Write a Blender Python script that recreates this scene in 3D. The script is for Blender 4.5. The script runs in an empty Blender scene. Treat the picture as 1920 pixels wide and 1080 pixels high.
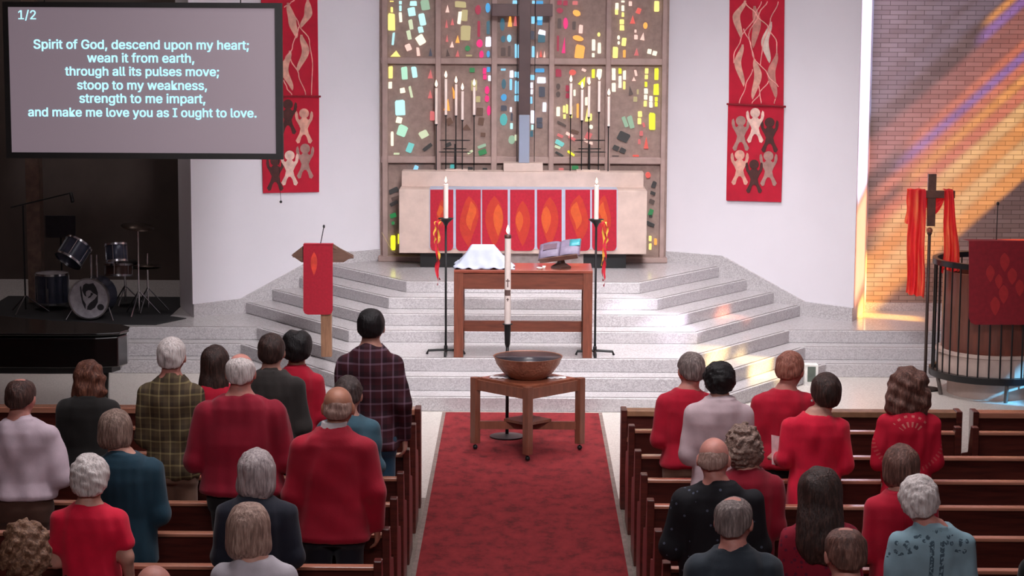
import bpy, bmesh, math, random
import numpy as np
from mathutils import Vector, Matrix
PI = math.pi
S = bpy.context.scene
COL = S.collection

# ------------------------------------------------------------------ camera
FPX, CAMH = 4000.0, 4.3
PITCH, YAW, ROLL = math.atan(546/4000.0), 0.004, 0.005
FW = np.array([-math.sin(YAW)*math.cos(PITCH), math.cos(YAW)*math.cos(PITCH), -math.sin(PITCH)])
_r = np.array([math.cos(YAW), math.sin(YAW), 0.0]); _u = np.cross(_r, FW)
RT = math.cos(ROLL)*_r + math.sin(ROLL)*_u
UP = -math.sin(ROLL)*_r + math.cos(ROLL)*_u
CAM = np.array([0.0, 0.0, CAMH])
cd = bpy.data.cameras.new('camera'); cd.sensor_width = 36; cd.lens = 36*FPX/1920; cd.clip_end = 200
co = bpy.data.objects.new('camera', cd); COL.objects.link(co)
co.matrix_world = Matrix(((RT[0], UP[0], -FW[0], 0), (RT[1], UP[1], -FW[1], 0), (RT[2], UP[2], -FW[2], CAMH), (0, 0, 0, 1)))
S.camera = co
# measuring helpers: a photo pixel to the point where its line of sight meets a plane of the building
def ray(u, v): return FW + (u-960)/FPX*RT - (v-540)/FPX*UP
def gz(u, v, h): d = ray(u, v); return CAM + d*((h-CAMH)/d[2])
def gy(u, v, y): d = ray(u, v); return CAM + d*(y/d[1])
def gp(u, v, p0, n): d = ray(u, v); return CAM + d*(np.dot(np.array(p0)-CAM, n)/np.dot(d, n))

# ------------------------------------------------------------------ light
S.view_settings.view_transform = 'Standard'; S.view_settings.look = 'None'
S.view_settings.gamma = 1.0; S.view_settings.use_curve_mapping = False
S.view_settings.exposure = 0.0
w = bpy.data.worlds.new('world'); S.world = w; w.use_nodes = True
w.node_tree.nodes['Background'].inputs[0].default_value = (0.75, 0.85, 1.0, 1)
w.node_tree.nodes['Background'].inputs[1].default_value = 1.0
def area(name, loc, target, sx, sy, power, col=(1, 1, 1), spread=180):
    l = bpy.data.lights.new(name, 'AREA'); l.shape = 'RECTANGLE'; l.size = sx; l.size_y = sy; l.energy = power; l.color = col
    l.spread = math.radians(spread)
    o = bpy.data.objects.new(name, l); COL.objects.link(o); o.location = loc
    o.rotation_euler = (Vector(target)-Vector(loc)).to_track_quat('-Z', 'Y').to_euler()
    return o
area('key_lamp', (1.2, 10.5, 7.7), (0.3, 25.5, 1.7), 2.2, 0.6, 146, (0.97, 0.96, 1.0), 50)
area('chancel_lamp', (0.9, 22.4, 7.8), (0.7, 23.9, 0.4), 2.8, 1.6, 190, (1, 0.97, 0.98), 78)
area('front_lamp', (0.5, 18.8, 7.8), (0.4, 20.0, 0.0), 4.0, 1.0, 90, (1, 0.96, 0.95), 100)
area('nave_lamp', (0.0, 13.5, 7.8), (0.0, 13.0, 0.0), 7.0, 3.0, 190, (1, 0.95, 0.98), 120)
area('back_fill', (0.0, 2.0, 7.5), (0.0, 14.0, 0.6), 6.0, 1.0, 100, (1, 0.93, 0.97), 120)  # added back fill on the congregation, not a known balcony fixture
area('alcove_fill', (-6.4, 27.2, 7.6), (-6.2, 27.6, 0.5), 0.8, 0.8, 60, (1, 0.9, 0.85), 150)  # added dim fill to lift the dark alcove, no fixture known there
SUN = Vector((-1.0, 0.5, -0.9)).normalized()
sl = bpy.data.lights.new('sun', 'SUN'); sl.energy = 19; sl.angle = math.radians(2.0); sl.color = (1, 0.95, 0.86)
so = bpy.data.objects.new('sun', sl); COL.objects.link(so); so.rotation_euler = SUN.to_track_quat('-Z', 'Y').to_euler()

# ------------------------------------------------------------------ materials
def lin(c):
    return tuple((x/255/12.92 if x/255 <= 0.04045 else ((x/255+0.055)/1.055)**2.4) for x in c)
MATS = {}
class NT:
    def __init__(s, name):
        s.m = bpy.data.materials.new(name); s.m.use_nodes = True; s.t = s.m.node_tree; s.b = s.t.nodes['Principled BSDF']
    def n(s, typ, **kw):
        x = s.t.nodes.new(typ)
        for k, v in kw.items(): setattr(x, k, v)
        return x
    def l(s, a, b): s.t.links.new(a, b)
    def coord(s, kind='Object', scale=(1, 1, 1)):
        c = s.n('ShaderNodeTexCoord'); m = s.n('ShaderNodeMapping'); m.inputs['Scale'].default_value = scale
        s.l(c.outputs[kind], m.inputs['Vector']); return m.outputs[0]
    def noise(s, vec, scale, detail=4, rough=0.55):
        x = s.n('ShaderNodeTexNoise'); x.inputs['Scale'].default_value = scale; x.inputs['Detail'].default_value = detail
        x.inputs['Roughness'].default_value = rough; s.l(vec, x.inputs['Vector']); return x.outputs['Fac']
    def ramp(s, fac, stops):
        r = s.n('ShaderNodeValToRGB'); e = r.color_ramp.elements
        while len(e) < len(stops): e.new(0.5)
        for i, (p, c) in enumerate(stops): e[i].position = p; e[i].color = (*lin(c), 1)
        s.l(fac, r.inputs[0]); return r.outputs[0]
    def mix(s, fac, a, b):
        x = s.n('ShaderNodeMix', data_type='RGBA')
        if isinstance(fac, (int, float)): x.inputs[0].default_value = fac
        else: s.l(fac, x.inputs[0])
        for i, c in ((6, a), (7, b)):
            if isinstance(c, tuple): x.inputs[i].default_value = (*lin(c), 1)
            else: s.l(c, x.inputs[i])
        return x.outputs[2]
    def math(s, op, a, b=None, c=None):
        x = s.n('ShaderNodeMath', operation=op)
        for i, v in enumerate((a, b, c)):
            if v is None: continue
            if isinstance(v, (int, float)): x.inputs[i].default_value = v
            else: s.l(v, x.inputs[i])
        return x.outputs[0]
    def bump(s, fac, strength=0.3, dist=0.01):
        b = s.n('ShaderNodeBump'); b.inputs['Strength'].default_value = strength; b.inputs['Distance'].default_value = dist
        s.l(fac, b.inputs['Height']); s.l(b.outputs[0], s.b.inputs['Normal'])
    def fin(s, col=None, rough=0.6, metal=0, spec=0.5):
        if col is not None:
            if isinstance(col, tuple): s.b.inputs['Base Color'].default_value = (*lin(col), 1)
            else: s.l(col, s.b.inputs['Base Color'])
        s.b.inputs['Roughness'].default_value = rough; s.b.inputs['Metallic'].default_value = metal
        s.b.inputs['Specular IOR Level'].default_value = spec
        return s.m
def plain(name, col, rough=0.6, metal=0, var=0.12, scale=12, bump=0.0, spec=0.5, coat=0):
    if name in MATS: return MATS[name]
    t = NT(name); v = t.coord()
    f = t.noise(v, scale, 5)
    a = tuple(max(0, c*(1-var)) for c in col); b = tuple(min(255, c*(1+var)) for c in col)
    c = t.ramp(f, [(0.3, a), (0.7, b)])
    if bump: t.bump(f, bump)
    if coat: t.b.inputs['Coat Weight'].default_value = coat; t.b.inputs['Coat Roughness'].default_value = 0.15
    MATS[name] = t.fin(c, rough, metal, spec); return MATS[name]
def emit(name, col, strength=1.0):
    if name in MATS: return MATS[name]
    t = NT(name); t.fin((20, 20, 20), 0.5)
    t.b.inputs['Emission Color'].default_value = (*lin(col), 1); t.b.inputs['Emission Strength'].default_value = strength
    MATS[name] = t.m; return t.m
def wood(name, a, b, rough=0.4, stretch=(1, 1, 10), scale=5, coat=0.15):
    if name in MATS: return MATS[name]
    t = NT(name); v = t.coord('Object', stretch); f = t.noise(v, scale, 6, 0.65)
    c = t.ramp(f, [(0.3, a), (0.68, b)]); t.bump(f, 0.08)
    t.b.inputs['Coat Weight'].default_value = coat; t.b.inputs['Coat Roughness'].default_value = 0.2
    MATS[name] = t.fin(c, rough); return MATS[name]
def terrazzo(name, base, dark, light, rough=0.25):
    t = NT(name); v = t.coord('Object')
    vo = t.n('ShaderNodeTexVoronoi'); vo.inputs['Scale'].default_value = 85; t.l(v, vo.inputs['Vector'])
    sep = t.n('ShaderNodeSeparateColor'); t.l(vo.outputs['Color'], sep.inputs[0])
    c = t.ramp(sep.outputs[0], [(0.0, dark), (0.3, dark), (0.38, base), (0.8, base), (0.9, light)])
    n = t.noise(v, 1.3, 3); c2 = t.mix(n, c, base)
    MATS[name] = t.fin(c2, rough); return MATS[name]
def plaster(name, col):
    t = NT(name); v = t.coord(); f = t.noise(v, 0.8, 4); f2 = t.noise(v, 90, 3)
    c = t.ramp(f, [(0.3, tuple(x*0.97 for x in col)), (0.7, col)]); t.bump(f2, 0.05, 0.004)
    MATS[name] = t.fin(c, 0.8); return t.m

M_WALL = plaster('white_plaster', (224, 218, 225))
M_TERR = terrazzo('step_terrazzo', (186, 180, 182), (156, 149, 151), (204, 200, 202), 0.14)
M_FLOORF = terrazzo('pale_terrazzo', (200, 192, 186), (168, 158, 152), (222, 216, 210), 0.3)
M_FLOORN = terrazzo('nave_terrazzo', (128, 116, 108), (92, 82, 76), (160, 148, 140), 0.4)
M_PEW = wood('pew_wood', (62, 24, 20), (104, 44, 34), 0.38, (0.6, 8, 8), 4, 0.3)
M_PEWTOP = wood('pew_top_painted_highlight', (186, 118, 94), (214, 150, 124), 0.2, (0.6, 8, 8), 4, 1.0)  # lighter than the pew wood: reflected highlight painted into the rail colour
M_TABLE = wood('table_oak', (104, 54, 40), (136, 74, 54), 0.4, (8, 8, 1), 4)
M_TABLEX = wood('table_oak_rail', (98, 50, 37), (128, 68, 49), 0.4, (1, 8, 8), 4)
M_FONTW = wood('font_oak', (98, 54, 40), (126, 72, 54), 0.4, (6, 6, 1), 4)
M_POSTW = wood('lectern_oak', (120, 84, 62), (156, 112, 84), 0.45, (8, 8, 1), 4)
M_DARKW = wood('dark_walnut', (70, 46, 40), (96, 64, 54), 0.4, (6, 6, 6), 3)
M_IRON = plain('black_iron', (26, 24, 26), 0.5, 0.3)
M_BLACK = plain('black_paint', (16, 15, 18), 0.35, 0, 0.1, 8, 0, 0.5)
M_PIANO = plain('piano_lacquer', (8, 8, 9), 0.12, 0, 0.05, 4, 0, 0.6, 0.6)
M_STONE = plain('altar_limestone', (192, 168, 158), 0.75, 0, 0.05, 6, 0.05)
M_CONC = plain('window_concrete', (146, 122, 114), 0.85, 0, 0.08, 14, 0.15)
M_FRAME = plain('window_frame_bronze', (160, 134, 128), 0.7, 0, 0.06, 6)
M_RED = plain('red_felt', (162, 17, 41), 0.85, 0, 0.06, 40, 0.1)
M_REDB = plain('banner_red', (178, 14, 44), 0.85, 0, 0.06, 6, 0.05)
M_REDD = plain('deep_red_cloth', (128, 18, 32), 0.9, 0, 0.06, 20, 0.1)
M_FLAME1 = plain('flame_vermilion', (172, 46, 30), 0.85, 0, 0.05, 20)
M_FLAME2 = plain('flame_orange', (190, 78, 32), 0.85, 0, 0.05, 20)
M_FLAME3 = plain('flame_dull', (158, 32, 36), 0.9, 0, 0.05, 20)
M_LINEN = plain('white_linen', (166, 170, 188), 0.85, 0, 0.03, 10, 0.05)
M_CANDLE = plain('candle_wax', (238, 216, 208), 0.5, 0, 0.02, 6)
M_FIRE = emit('candle_flame', (255, 226, 190), 3.0)
M_CHROME = plain('chrome', (200, 200, 205), 0.2, 1.0, 0.03)
M_WHITE = plain('white_enamel', (222, 218, 214), 0.5)

# ------------------------------------------------------------------ mesh builder
class MB:
    def __init__(s): s.v = []; s.f = []; s.mi = []
    def add(s, vs, fs, mi=0):
        o = len(s.v); s.v += [tuple(map(float, p)) for p in vs]
        for f in fs: s.f.append(tuple(i+o for i in f)); s.mi.append(mi)
        return s
    def box(s, x0, x1, y0, y1, z0, z1, mi=0):
        return s.add([(x0,y0,z0),(x1,y0,z0),(x1,y1,z0),(x0,y1,z0),(x0,y0,z1),(x1,y0,z1),(x1,y1,z1),(x0,y1,z1)],
                     [(3,2,1,0),(4,5,6,7),(0,1,5,4),(1,2,6,5),(2,3,7,6),(3,0,4,7)], mi)
    def prism(s, poly, d, mi=0):      # poly: 3d points, d: extrusion vector
        n = len(poly); P = [np.array(p, float) for p in poly]; d = np.array(d, float)
        nn = sum((np.cross(P[i]-P[0], P[(i+1) % n]-P[0]) for i in range(n)), np.zeros(3))
        if np.dot(nn, d) > 0: P = P[::-1]
        vs = P+[p+d for p in P]
        fs = [tuple(range(n)), tuple(range(2*n-1, n-1, -1))]+[(i, i+n, (i+1) % n+n, (i+1) % n)[::1] for i in range(n)]
        return s.add(vs, fs, mi)
    def slab(s, poly, z0, z1, mi=0): return s.prism([(x, y, z0) for x, y in poly], (0, 0, z1-z0), mi)
    def tube(s, pts, r, n=10, mi=0, cap=True):
        P = [Vector(p) for p in pts]; R = r if isinstance(r, (list, tuple)) else [r]*len(P)
        vs = []; fs = []; pu = None
        for i, p in enumerate(P):
            t = (P[min(i+1, len(P)-1)]-P[max(i-1, 0)]).normalized()
            a = Vector((0, 0, 1)) if abs(t.z) < 0.9 else Vector((1, 0, 0))
            u = t.cross(a).normalized() if pu is None else (pu-t*pu.dot(t)).normalized()
            pu = u; b = t.cross(u)
            for k in range(n):
                an = 2*PI*k/n; vs.append(p+(u*math.cos(an)+b*math.sin(an))*R[i])
        for i in range(len(P)-1):
            for k in range(n): fs.append((i*n+k, i*n+(k+1) % n, (i+1)*n+(k+1) % n, (i+1)*n+k))
        if cap: fs += [tuple(range(n))[::-1], tuple((len(P)-1)*n+k for k in range(n))]
        return s.add(vs, fs, mi)
    def lathe(s, prof, c=(0, 0, 0), n=28, mi=0):   # prof: (r, z)
        vs = []; fs = []
        for r, z in prof:
            for k in range(n):
                a = 2*PI*k/n; vs.append((c[0]+r*math.cos(a), c[1]+r*math.sin(a), c[2]+z))
        for i in range(len(prof)-1):
            for k in range(n): fs.append((i*n+k, i*n+(k+1) % n, (i+1)*n+(k+1) % n, (i+1)*n+k))
        if prof[0] != prof[-1]:
            if prof[0][0] > 0.0015: fs.append(tuple(range(n))[::-1])
            if prof[-1][0] > 0.0015 and prof[0][0] > 0.0015: fs.append(tuple((len(prof)-1)*n+k for k in range(n)))
        return s.add(vs, fs, mi)
    def ball(s, c, r, n=12, mi=0):
        r = r if isinstance(r, tuple) else (r, r, r)
        prof = [(math.sin(PI*i/n), -math.cos(PI*i/n)) for i in range(n+1)]
        vs = []; fs = []; m = n*2
        for a, z in prof:
            for k in range(m):
                t = 2*PI*k/m; vs.append((c[0]+r[0]*a*math.cos(t), c[1]+r[1]*a*math.sin(t), c[2]+r[2]*z))
        for i in range(n):
            for k in range(m): fs.append((i*m+k, i*m+(k+1) % m, (i+1)*m+(k+1) % m, (i+1)*m+k))
        return s.add(vs, fs, mi)
    def grid(s, fn, nu, nv, mi=0):
        vs = [fn(i/nu, j/nv) for j in range(nv+1) for i in range(nu+1)]
        return s.add(vs, [(j*(nu+1)+i, j*(nu+1)+i+1, (j+1)*(nu+1)+i+1, (j+1)*(nu+1)+i) for j in range(nv) for i in range(nu)], mi)
    def build(s, name, mats, parent=None, smooth=False, bevel=0, thick=0):
        me = bpy.data.meshes.new(name); me.from_pydata(s.v, [], s.f); me.validate()
        for m in (mats if isinstance(mats, (list, tuple)) else [mats]): me.materials.append(m)
        if len(me.polygons) == len(s.mi): me.polygons.foreach_set('material_index', s.mi)
        o = bpy.data.objects.new(name, me); COL.objects.link(o)
        if parent: o.parent = parent
        if thick:
            m = o.modifiers.new('thick', 'SOLIDIFY'); m.thickness = thick; m.offset = 0
        if bevel:
            m = o.modifiers.new('bevel', 'BEVEL'); m.width = bevel; m.segments = 2; m.limit_method = 'ANGLE'
        if smooth:
            me.polygons.foreach_set('use_smooth', [True]*len(me.polygons))
            if smooth == 'auto': me.set_sharp_from_angle(angle=math.radians(40))
        return o
def thing(name, label, cat, loc=(0, 0, 0), rz=0, group=None):
    o = bpy.data.objects.new(name, None); COL.objects.link(o); o.location = tuple(map(float, loc)); o.rotation_euler = (0, 0, rz)
    o.empty_display_size = 0.1
    return tag(o, label, cat, group)
def tag(o, label, cat, group=None):
    o['label'] = label; o['category'] = cat
    if group: o['group'] = group
    return o
def struct(o): o['kind'] = 'structure'; return o

# ------------------------------------------------------------------ the room
AX = 0.03                      # centre line of the chancel
WB = 25.5                      # where the white walls end towards the nave
floor = struct(MB().box(-9, 9, -6, 18.05, -0.2, 0).build('floor', M_FLOORN))
struct(MB().box(-9, 9, 18.05, 26.4, -0.2, 0).build('floor_front', M_FLOORF))
struct(MB().box(-9.2, 9.2, -6, 18, 8.0, 8.2).box(-9.2, 7.6, 18, 29.2, 8.0, 8.2).build('ceiling', M_WALL))
struct(MB().box(-9.2, 9.2, -6.2, -6, -0.2, 8.2).build('wall_back', M_WALL))
struct(MB().box(-9.2, -9, -6, 29.2, -0.2, 8.2).build('wall_left', M_DARKW))

# chancel steps: seven levels, each a polygon that turns back to the wall at both ends
LV = [(0.15, 21.93, 2.02, (3.47, 24.10), 0), (0.295, 22.30, 1.93, (3.27, 24.40), 0), (0.44, 22.66, 1.71, (3.12, 24.72), 0),
      (0.57, 23.70, 1.96, (3.44, 25.95), 1), (0.70, 24.10, 1.77, (3.14, 26.16), 1), (0.83, 24.53, 1.56, (2.83, 26.38), 1), (0.96, 24.98, 1.38, (2.50, 26.61), 1)]
steps = struct(bpy.data.objects.new('chancel_steps', None)); COL.objects.link(steps)
M_NOSE = plain('nosing_strip', (96, 88, 88), 0.4)
z0 = 0.0
for k, (z, yf, xc, (xe, ye), up) in enumerate(LV):
    if up: half = [(xc, yf), (xe, ye), (2.2, 28.0)]
    else: half = [(xc, yf), (xe, ye), (8.9, ye), (8.9, 28.9)]
    poly = [(AX+x, y) for x, y in half]+[(AX-x, y) for x, y in half[::-1]]
    MB().slab(poly, z0, z).build('step', M_TERR, steps, bevel=0.008)
    nb = MB(); off = 0.035
    for sg in (1, -1):
        p, q = np.array([AX+sg*xc, yf]), np.array([AX+sg*xe, ye]); d = (q-p)/np.linalg.norm(q-p); n = np.array([-d[1], d[0]])*sg
        a, b = p+n*off+d*0.03, q+n*off-d*0.05
        nb.slab([a, b, b+n*0.012, a+n*0.012], z, z+0.003)
    nb.box(AX-xc+0.03, AX+xc-0.03, yf+off, yf+off+0.012, z, z+0.003)
    if not up:
        for sg in (1, -1):
            xs = sorted((AX+sg*xe, AX+sg*8.8)); nb.box(xs[0], xs[1], ye+off, ye+off+0.012, z, z+0.003)
    nb.build('nosing', M_NOSE, steps)
    z0 = z
# white splayed walls, each with its end face and a terrazzo skirting that follows the steps
for sg, nm in ((-1, 'left'), (1, 'right')):
    A = (AX+sg*1.80, 27.05); B = (AX+sg*(3.99), WB); Cc = (AX+sg*4.29, 26.42); D = (AX+sg*1.80, 28.0)
    struct(MB().slab([A, B, Cc, D], 0.3, 8.1).build('wall_chancel_'+nm, M_WALL))
    d = np.array([B[0]-A[0], B[1]-A[1]]); Lw = np.linalg.norm(d); d /= Lw; n = np.array([-d[1], d[0]]); n = n if n[1] < 0 else -n
    T = lambda s: np.array(A)+d*s
    prof = []     # height of skirting along the wall
    for s, hh in ((0, 1.10), (0.87, 1.10), (2.04, 0.62), (Lw+0.0, 0.60)):
        p = T(s); prof.append((p[0], p[1], hh))
    pl = [(p[0], p[1], 0.4) for p in (prof[0], prof[-1])][::-1]
    MBp = MB().prism([tuple(q) for q in prof]+pl, (n[0]*0.03, n[1]*0.03, 0))
    struct(MBp.build('baseboard_'+nm, M_TERR))
PA, PB = np.array([AX+1.80, 27.05, 0]), np.array([AX+3.99, WB, 0])
WR_N = np.array([-(PB-PA)[1], (PB-PA)[0], 0]); WR_N = -WR_N/np.linalg.norm(WR_N)
if WR_N[1] > 0: WR_N = -WR_N
PAL = np.array([AX-1.80, 27.05, 0]); WL_N = WR_N*np.array([-1, 1, 1])

# brick wall on the pulpit side
t = NT('tan_brick'); v = t.coord('Object')
sepx = t.n('ShaderNodeSeparateXYZ'); t.l(v, sepx.inputs[0])
cmb = t.n('ShaderNodeCombineXYZ'); t.l(sepx.outputs[0], cmb.inputs[0]); t.l(sepx.outputs[2], cmb.inputs[1])
br = t.n('ShaderNodeTexBrick'); t.l(cmb.outputs[0], br.inputs['Vector'])
br.inputs['Scale'].default_value = 1.0; br.inputs['Brick Width'].default_value = 0.21; br.inputs['Row Height'].default_value = 0.057
br.inputs['Mortar Size'].default_value = 0.004; br.inputs['Color1'].default_value = (*lin((158, 136, 130)), 1)
br.inputs['Color2'].default_value = (*lin((140, 118, 112)), 1); br.inputs['Mortar'].default_value = (*lin((104, 86, 80)), 1)
t.bump(br.outputs['Fac'], -0.5, 0.006); M_BRICK = t.fin(br.outputs['Color'], 0.85)
BY = 26.4
struct(MB().box(3.4, 7.7, BY, BY+0.3, -0.2, 8.1).build('wall_brick', M_BRICK))
struct(MB().box(4.25, 7.5, BY-0.04, BY, 0.44, 0.54).build('baseboard_brick', M_TERR))
# dim alcove on the piano side
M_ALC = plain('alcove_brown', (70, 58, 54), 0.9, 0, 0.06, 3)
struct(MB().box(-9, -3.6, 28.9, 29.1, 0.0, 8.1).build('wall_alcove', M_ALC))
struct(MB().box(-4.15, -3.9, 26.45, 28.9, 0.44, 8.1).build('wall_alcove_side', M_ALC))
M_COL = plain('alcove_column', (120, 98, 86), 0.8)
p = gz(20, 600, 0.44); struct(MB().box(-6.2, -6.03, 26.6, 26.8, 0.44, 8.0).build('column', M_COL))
struct(MB().box(1.6, 4.3, 27.9, 28.1, 0, 8.1).build('wall_rear', M_WALL)); struct(MB().box(-4.3, -1.6, 28.0, 28.2, 0, 8.1).build('wall_rear_left', M_WALL))
struct(MB().box(-2.0, 2.0, 27.6, 27.8, 0, 8.1).build('wall_rear_centre', M_CONC))

# ---- stained window above the altar (window_1)
WY = 27.0
GC = dict(Y=(250,232,130), C=(186,238,238), W=(248,240,216), T=(176,220,224), G=(138,166,140), S=(196,204,170), K=(240,196,184), N=(74,74,92),
          P=(196,96,96), O=(252,168,70), B=(92,68,62), V=(172,156,110), E=(40,144,78), R=(184,24,68), M=(222,18,112), U=(58,146,200), D=(58,112,132),
          X=(240,240,255), L=(140,206,240), Q=(70,160,160), A=(232,232,40), Z=(50,44,44), H=(110,70,52), I=(170,218,190), J=(110,190,186), F=(210,80,70))
def crop(ox, oy, k, L): return [(ox+a[0]/k, oy+a[1]/k, a[2]/k, a[3]/k)+tuple(a[4:]) for a in L]
PCS = crop(715, 0, 7.11, [(140,18,50,15,'Y'),(140,130,30,70,'Y'),(135,295,90,220,'Y'),(160,515,30,170,'T',-6),(185,715,130,80,'Y',0,'t'),
 (255,35,35,45,'C'),(255,110,30,75,'C'),(257,230,38,130,'W',4),(425,45,90,65,'C'),(405,155,92,115,'C',8),(585,70,105,130,'G',8),(545,260,78,160,'C',10),(525,395,62,80,'C',10),
 (395,325,52,135,'S',10),(370,465,52,125,'S',12),(525,530,105,130,'W',30),(360,630,70,90,'K',20),(490,690,40,110,'K',6),(655,690,45,110,'N',0,'t'),
 (880,115,50,100,'K',0,'t'),(870,315,42,110,'P',0,'t'),(945,290,45,90,'P',0,'t'),(875,510,35,95,'P',0,'t'),(940,590,55,80,'K',0,'t'),(1015,520,60,100,'O',0,'t'),
 (880,700,60,100,'B',10,'t'),(1015,710,50,90,'P',0,'t'),(1055,60,140,80,'V',-5),(1045,235,46,170,'W',-8),(1110,205,75,150,'V',-4),(1125,440,125,195,'V',-3),
 (1150,645,70,75,'E',0,'o'),(1170,740,80,22,'V'),(1290,130,80,130,'R',0,'o'),(1300,385,35,210,'R'),(1310,580,85,110,'M',0,'o'),(1335,725,60,100,'M',0,'o'),
 (1420,105,65,130,'U',0,'o'),(1425,365,42,180,'D'),(1425,555,72,135,'X'),(1425,720,45,90,'U',0,'o'),(1615,120,50,80,'D'),(1615,330,65,170,'D',0,'o'),
 (1715,250,60,210,'O',0,'t'),(1785,250,45,190,'P',0,'t'),(1625,520,62,90,'D',0,'o'),(1705,510,60,100,'L',0,'o'),(1625,690,60,110,'B'),(1705,680,36,140,'B'),
 (1793,680,28,180,'L'),(1828,680,24,180,'L'),(1780,30,62,50,'L')])
PCS += crop(980, 0, 7.11, [(145,30,40,40,'L'),(225,40,95,60,'U'),(138,228,45,175,'L'),(230,215,72,110,'L'),(228,300,70,70,'U'),(255,432,95,62,'X',-12),(250,515,95,100,'D'),
 (130,470,50,110,'N'),(140,690,40,145,'L'),(195,725,26,90,'K',0,'t'),(240,710,40,100,'F',0,'t'),(290,720,30,90,'K',0,'t'),
 (490,35,60,60,'R'),(570,40,60,65,'R'),(495,140,85,75,'R',0,'o'),(720,175,110,80,'O',-25,'o'),(700,40,70,50,'P'),(490,310,50,130,'B'),(572,310,65,150,'M',0,'o'),
 (685,340,45,110,'B'),(775,390,48,110,'K',-5),(470,580,28,200,'R'),(550,600,45,215,'M',-3,'t'),(738,510,145,75,'O',-14,'o'),(760,690,125,170,'O',-6),
 (945,600,45,150,'W'),(940,735,36,55,'W'),(1020,640,45,145,'W'),(1015,460,40,60,'Y',0,'o'),(1255,85,45,95,'W'),(1252,155,42,80,'Y'),(1335,110,36,75,'W'),
 (1335,195,34,60,'Y'),(1322,290,58,65,'Y'),(1322,370,58,70,'Y'),(1335,20,45,25,'W'),(1435,50,40,60,'K'),(1545,145,60,75,'F',-20),(1465,260,65,110,'F',0,'t'),
 (1635,340,55,85,'O',0,'o'),(1785,85,65,140,'Y'),(1278,500,38,60,'W',0,'o'),(1280,570,34,50,'W',0,'o'),(1350,558,58,110,'Y',-6),(1235,700,72,145,'Y'),(1355,715,34,100,'O'),
 (1503,415,26,40,'K'),(1510,495,45,60,'K'),(1600,485,60,100,'K',-10,'t'),(1515,690,60,100,'P',0,'t'),(1688,685,52,65,'W',-10),(1760,710,58,62,'W',-12)])
PCS += crop(715, 110, 5.4, [(95,137,42,125,'Y'),(90,268,38,70,'W'),(235,145,62,130,'I',4),(335,137,50,110,'C',8),(495,155,50,90,'P',0,'t'),(495,358,50,85,'P',0,'t'),
 (213,322,50,52,'W',10),(298,335,24,120,'S',12),(190,495,100,155,'C',3),(180,622,62,60,'W',-10),(213,730,92,110,'I',-20),(110,810,28,145,'W'),(290,900,60,100,'J',-22),
 (430,765,85,70,'S',28),(470,895,105,38,'Z',38),(155,962,60,18,'S'),(515,580,45,90,'P'),(735,340,45,120,'O',16,'t'),(670,465,62,120,'O',-5,'t'),
 (920,115,50,45,'E'),(940,270,60,110,'V'),(980,410,45,60,'V'),(995,535,68,78,'H',-4),(1010,635,58,80,'H',-8),(690,635,62,70,'H',28),(860,690,95,60,'H',0,'t'),
 (1030,768,48,40,'H',-5),(1020,885,85,30,'G',20),(1025,945,80,52,'E',18),(900,945,60,22,'S',32),(1045,125,36,60,'M'),(1048,185,36,50,'M'),(1085,110,34,50,'U'),(1095,198,26,55,'X'),
 (1070,318,48,85,'M',0,'o'),(1070,405,46,70,'M',0,'o'),(1088,525,40,100,'M',0,'o'),(680,870,60,40,'Z',25),
 (1235,110,50,20,'L'),(1240,255,45,100,'D',0,'o'),(1240,392,62,70,'U',0,'o'),(1240,500,60,55,'N'),(1238,615,78,120,'Q',0,'o'),(1318,155,38,75,'X'),(1312,262,26,110,'L'),
 (1360,160,24,55,'L'),(1392,165,26,60,'L'),(1362,290,22,130,'L'),(1392,290,26,130,'L'),(1360,400,24,60,'L'),(1390,400,26,60,'L'),(1312,515,22,50,'X'),(1318,682,28,60,'C'),
 (1320,590,20,80,'N'),(1320,820,70,90,'G',0,'o'),(1362,800,28,60,'S')])
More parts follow.
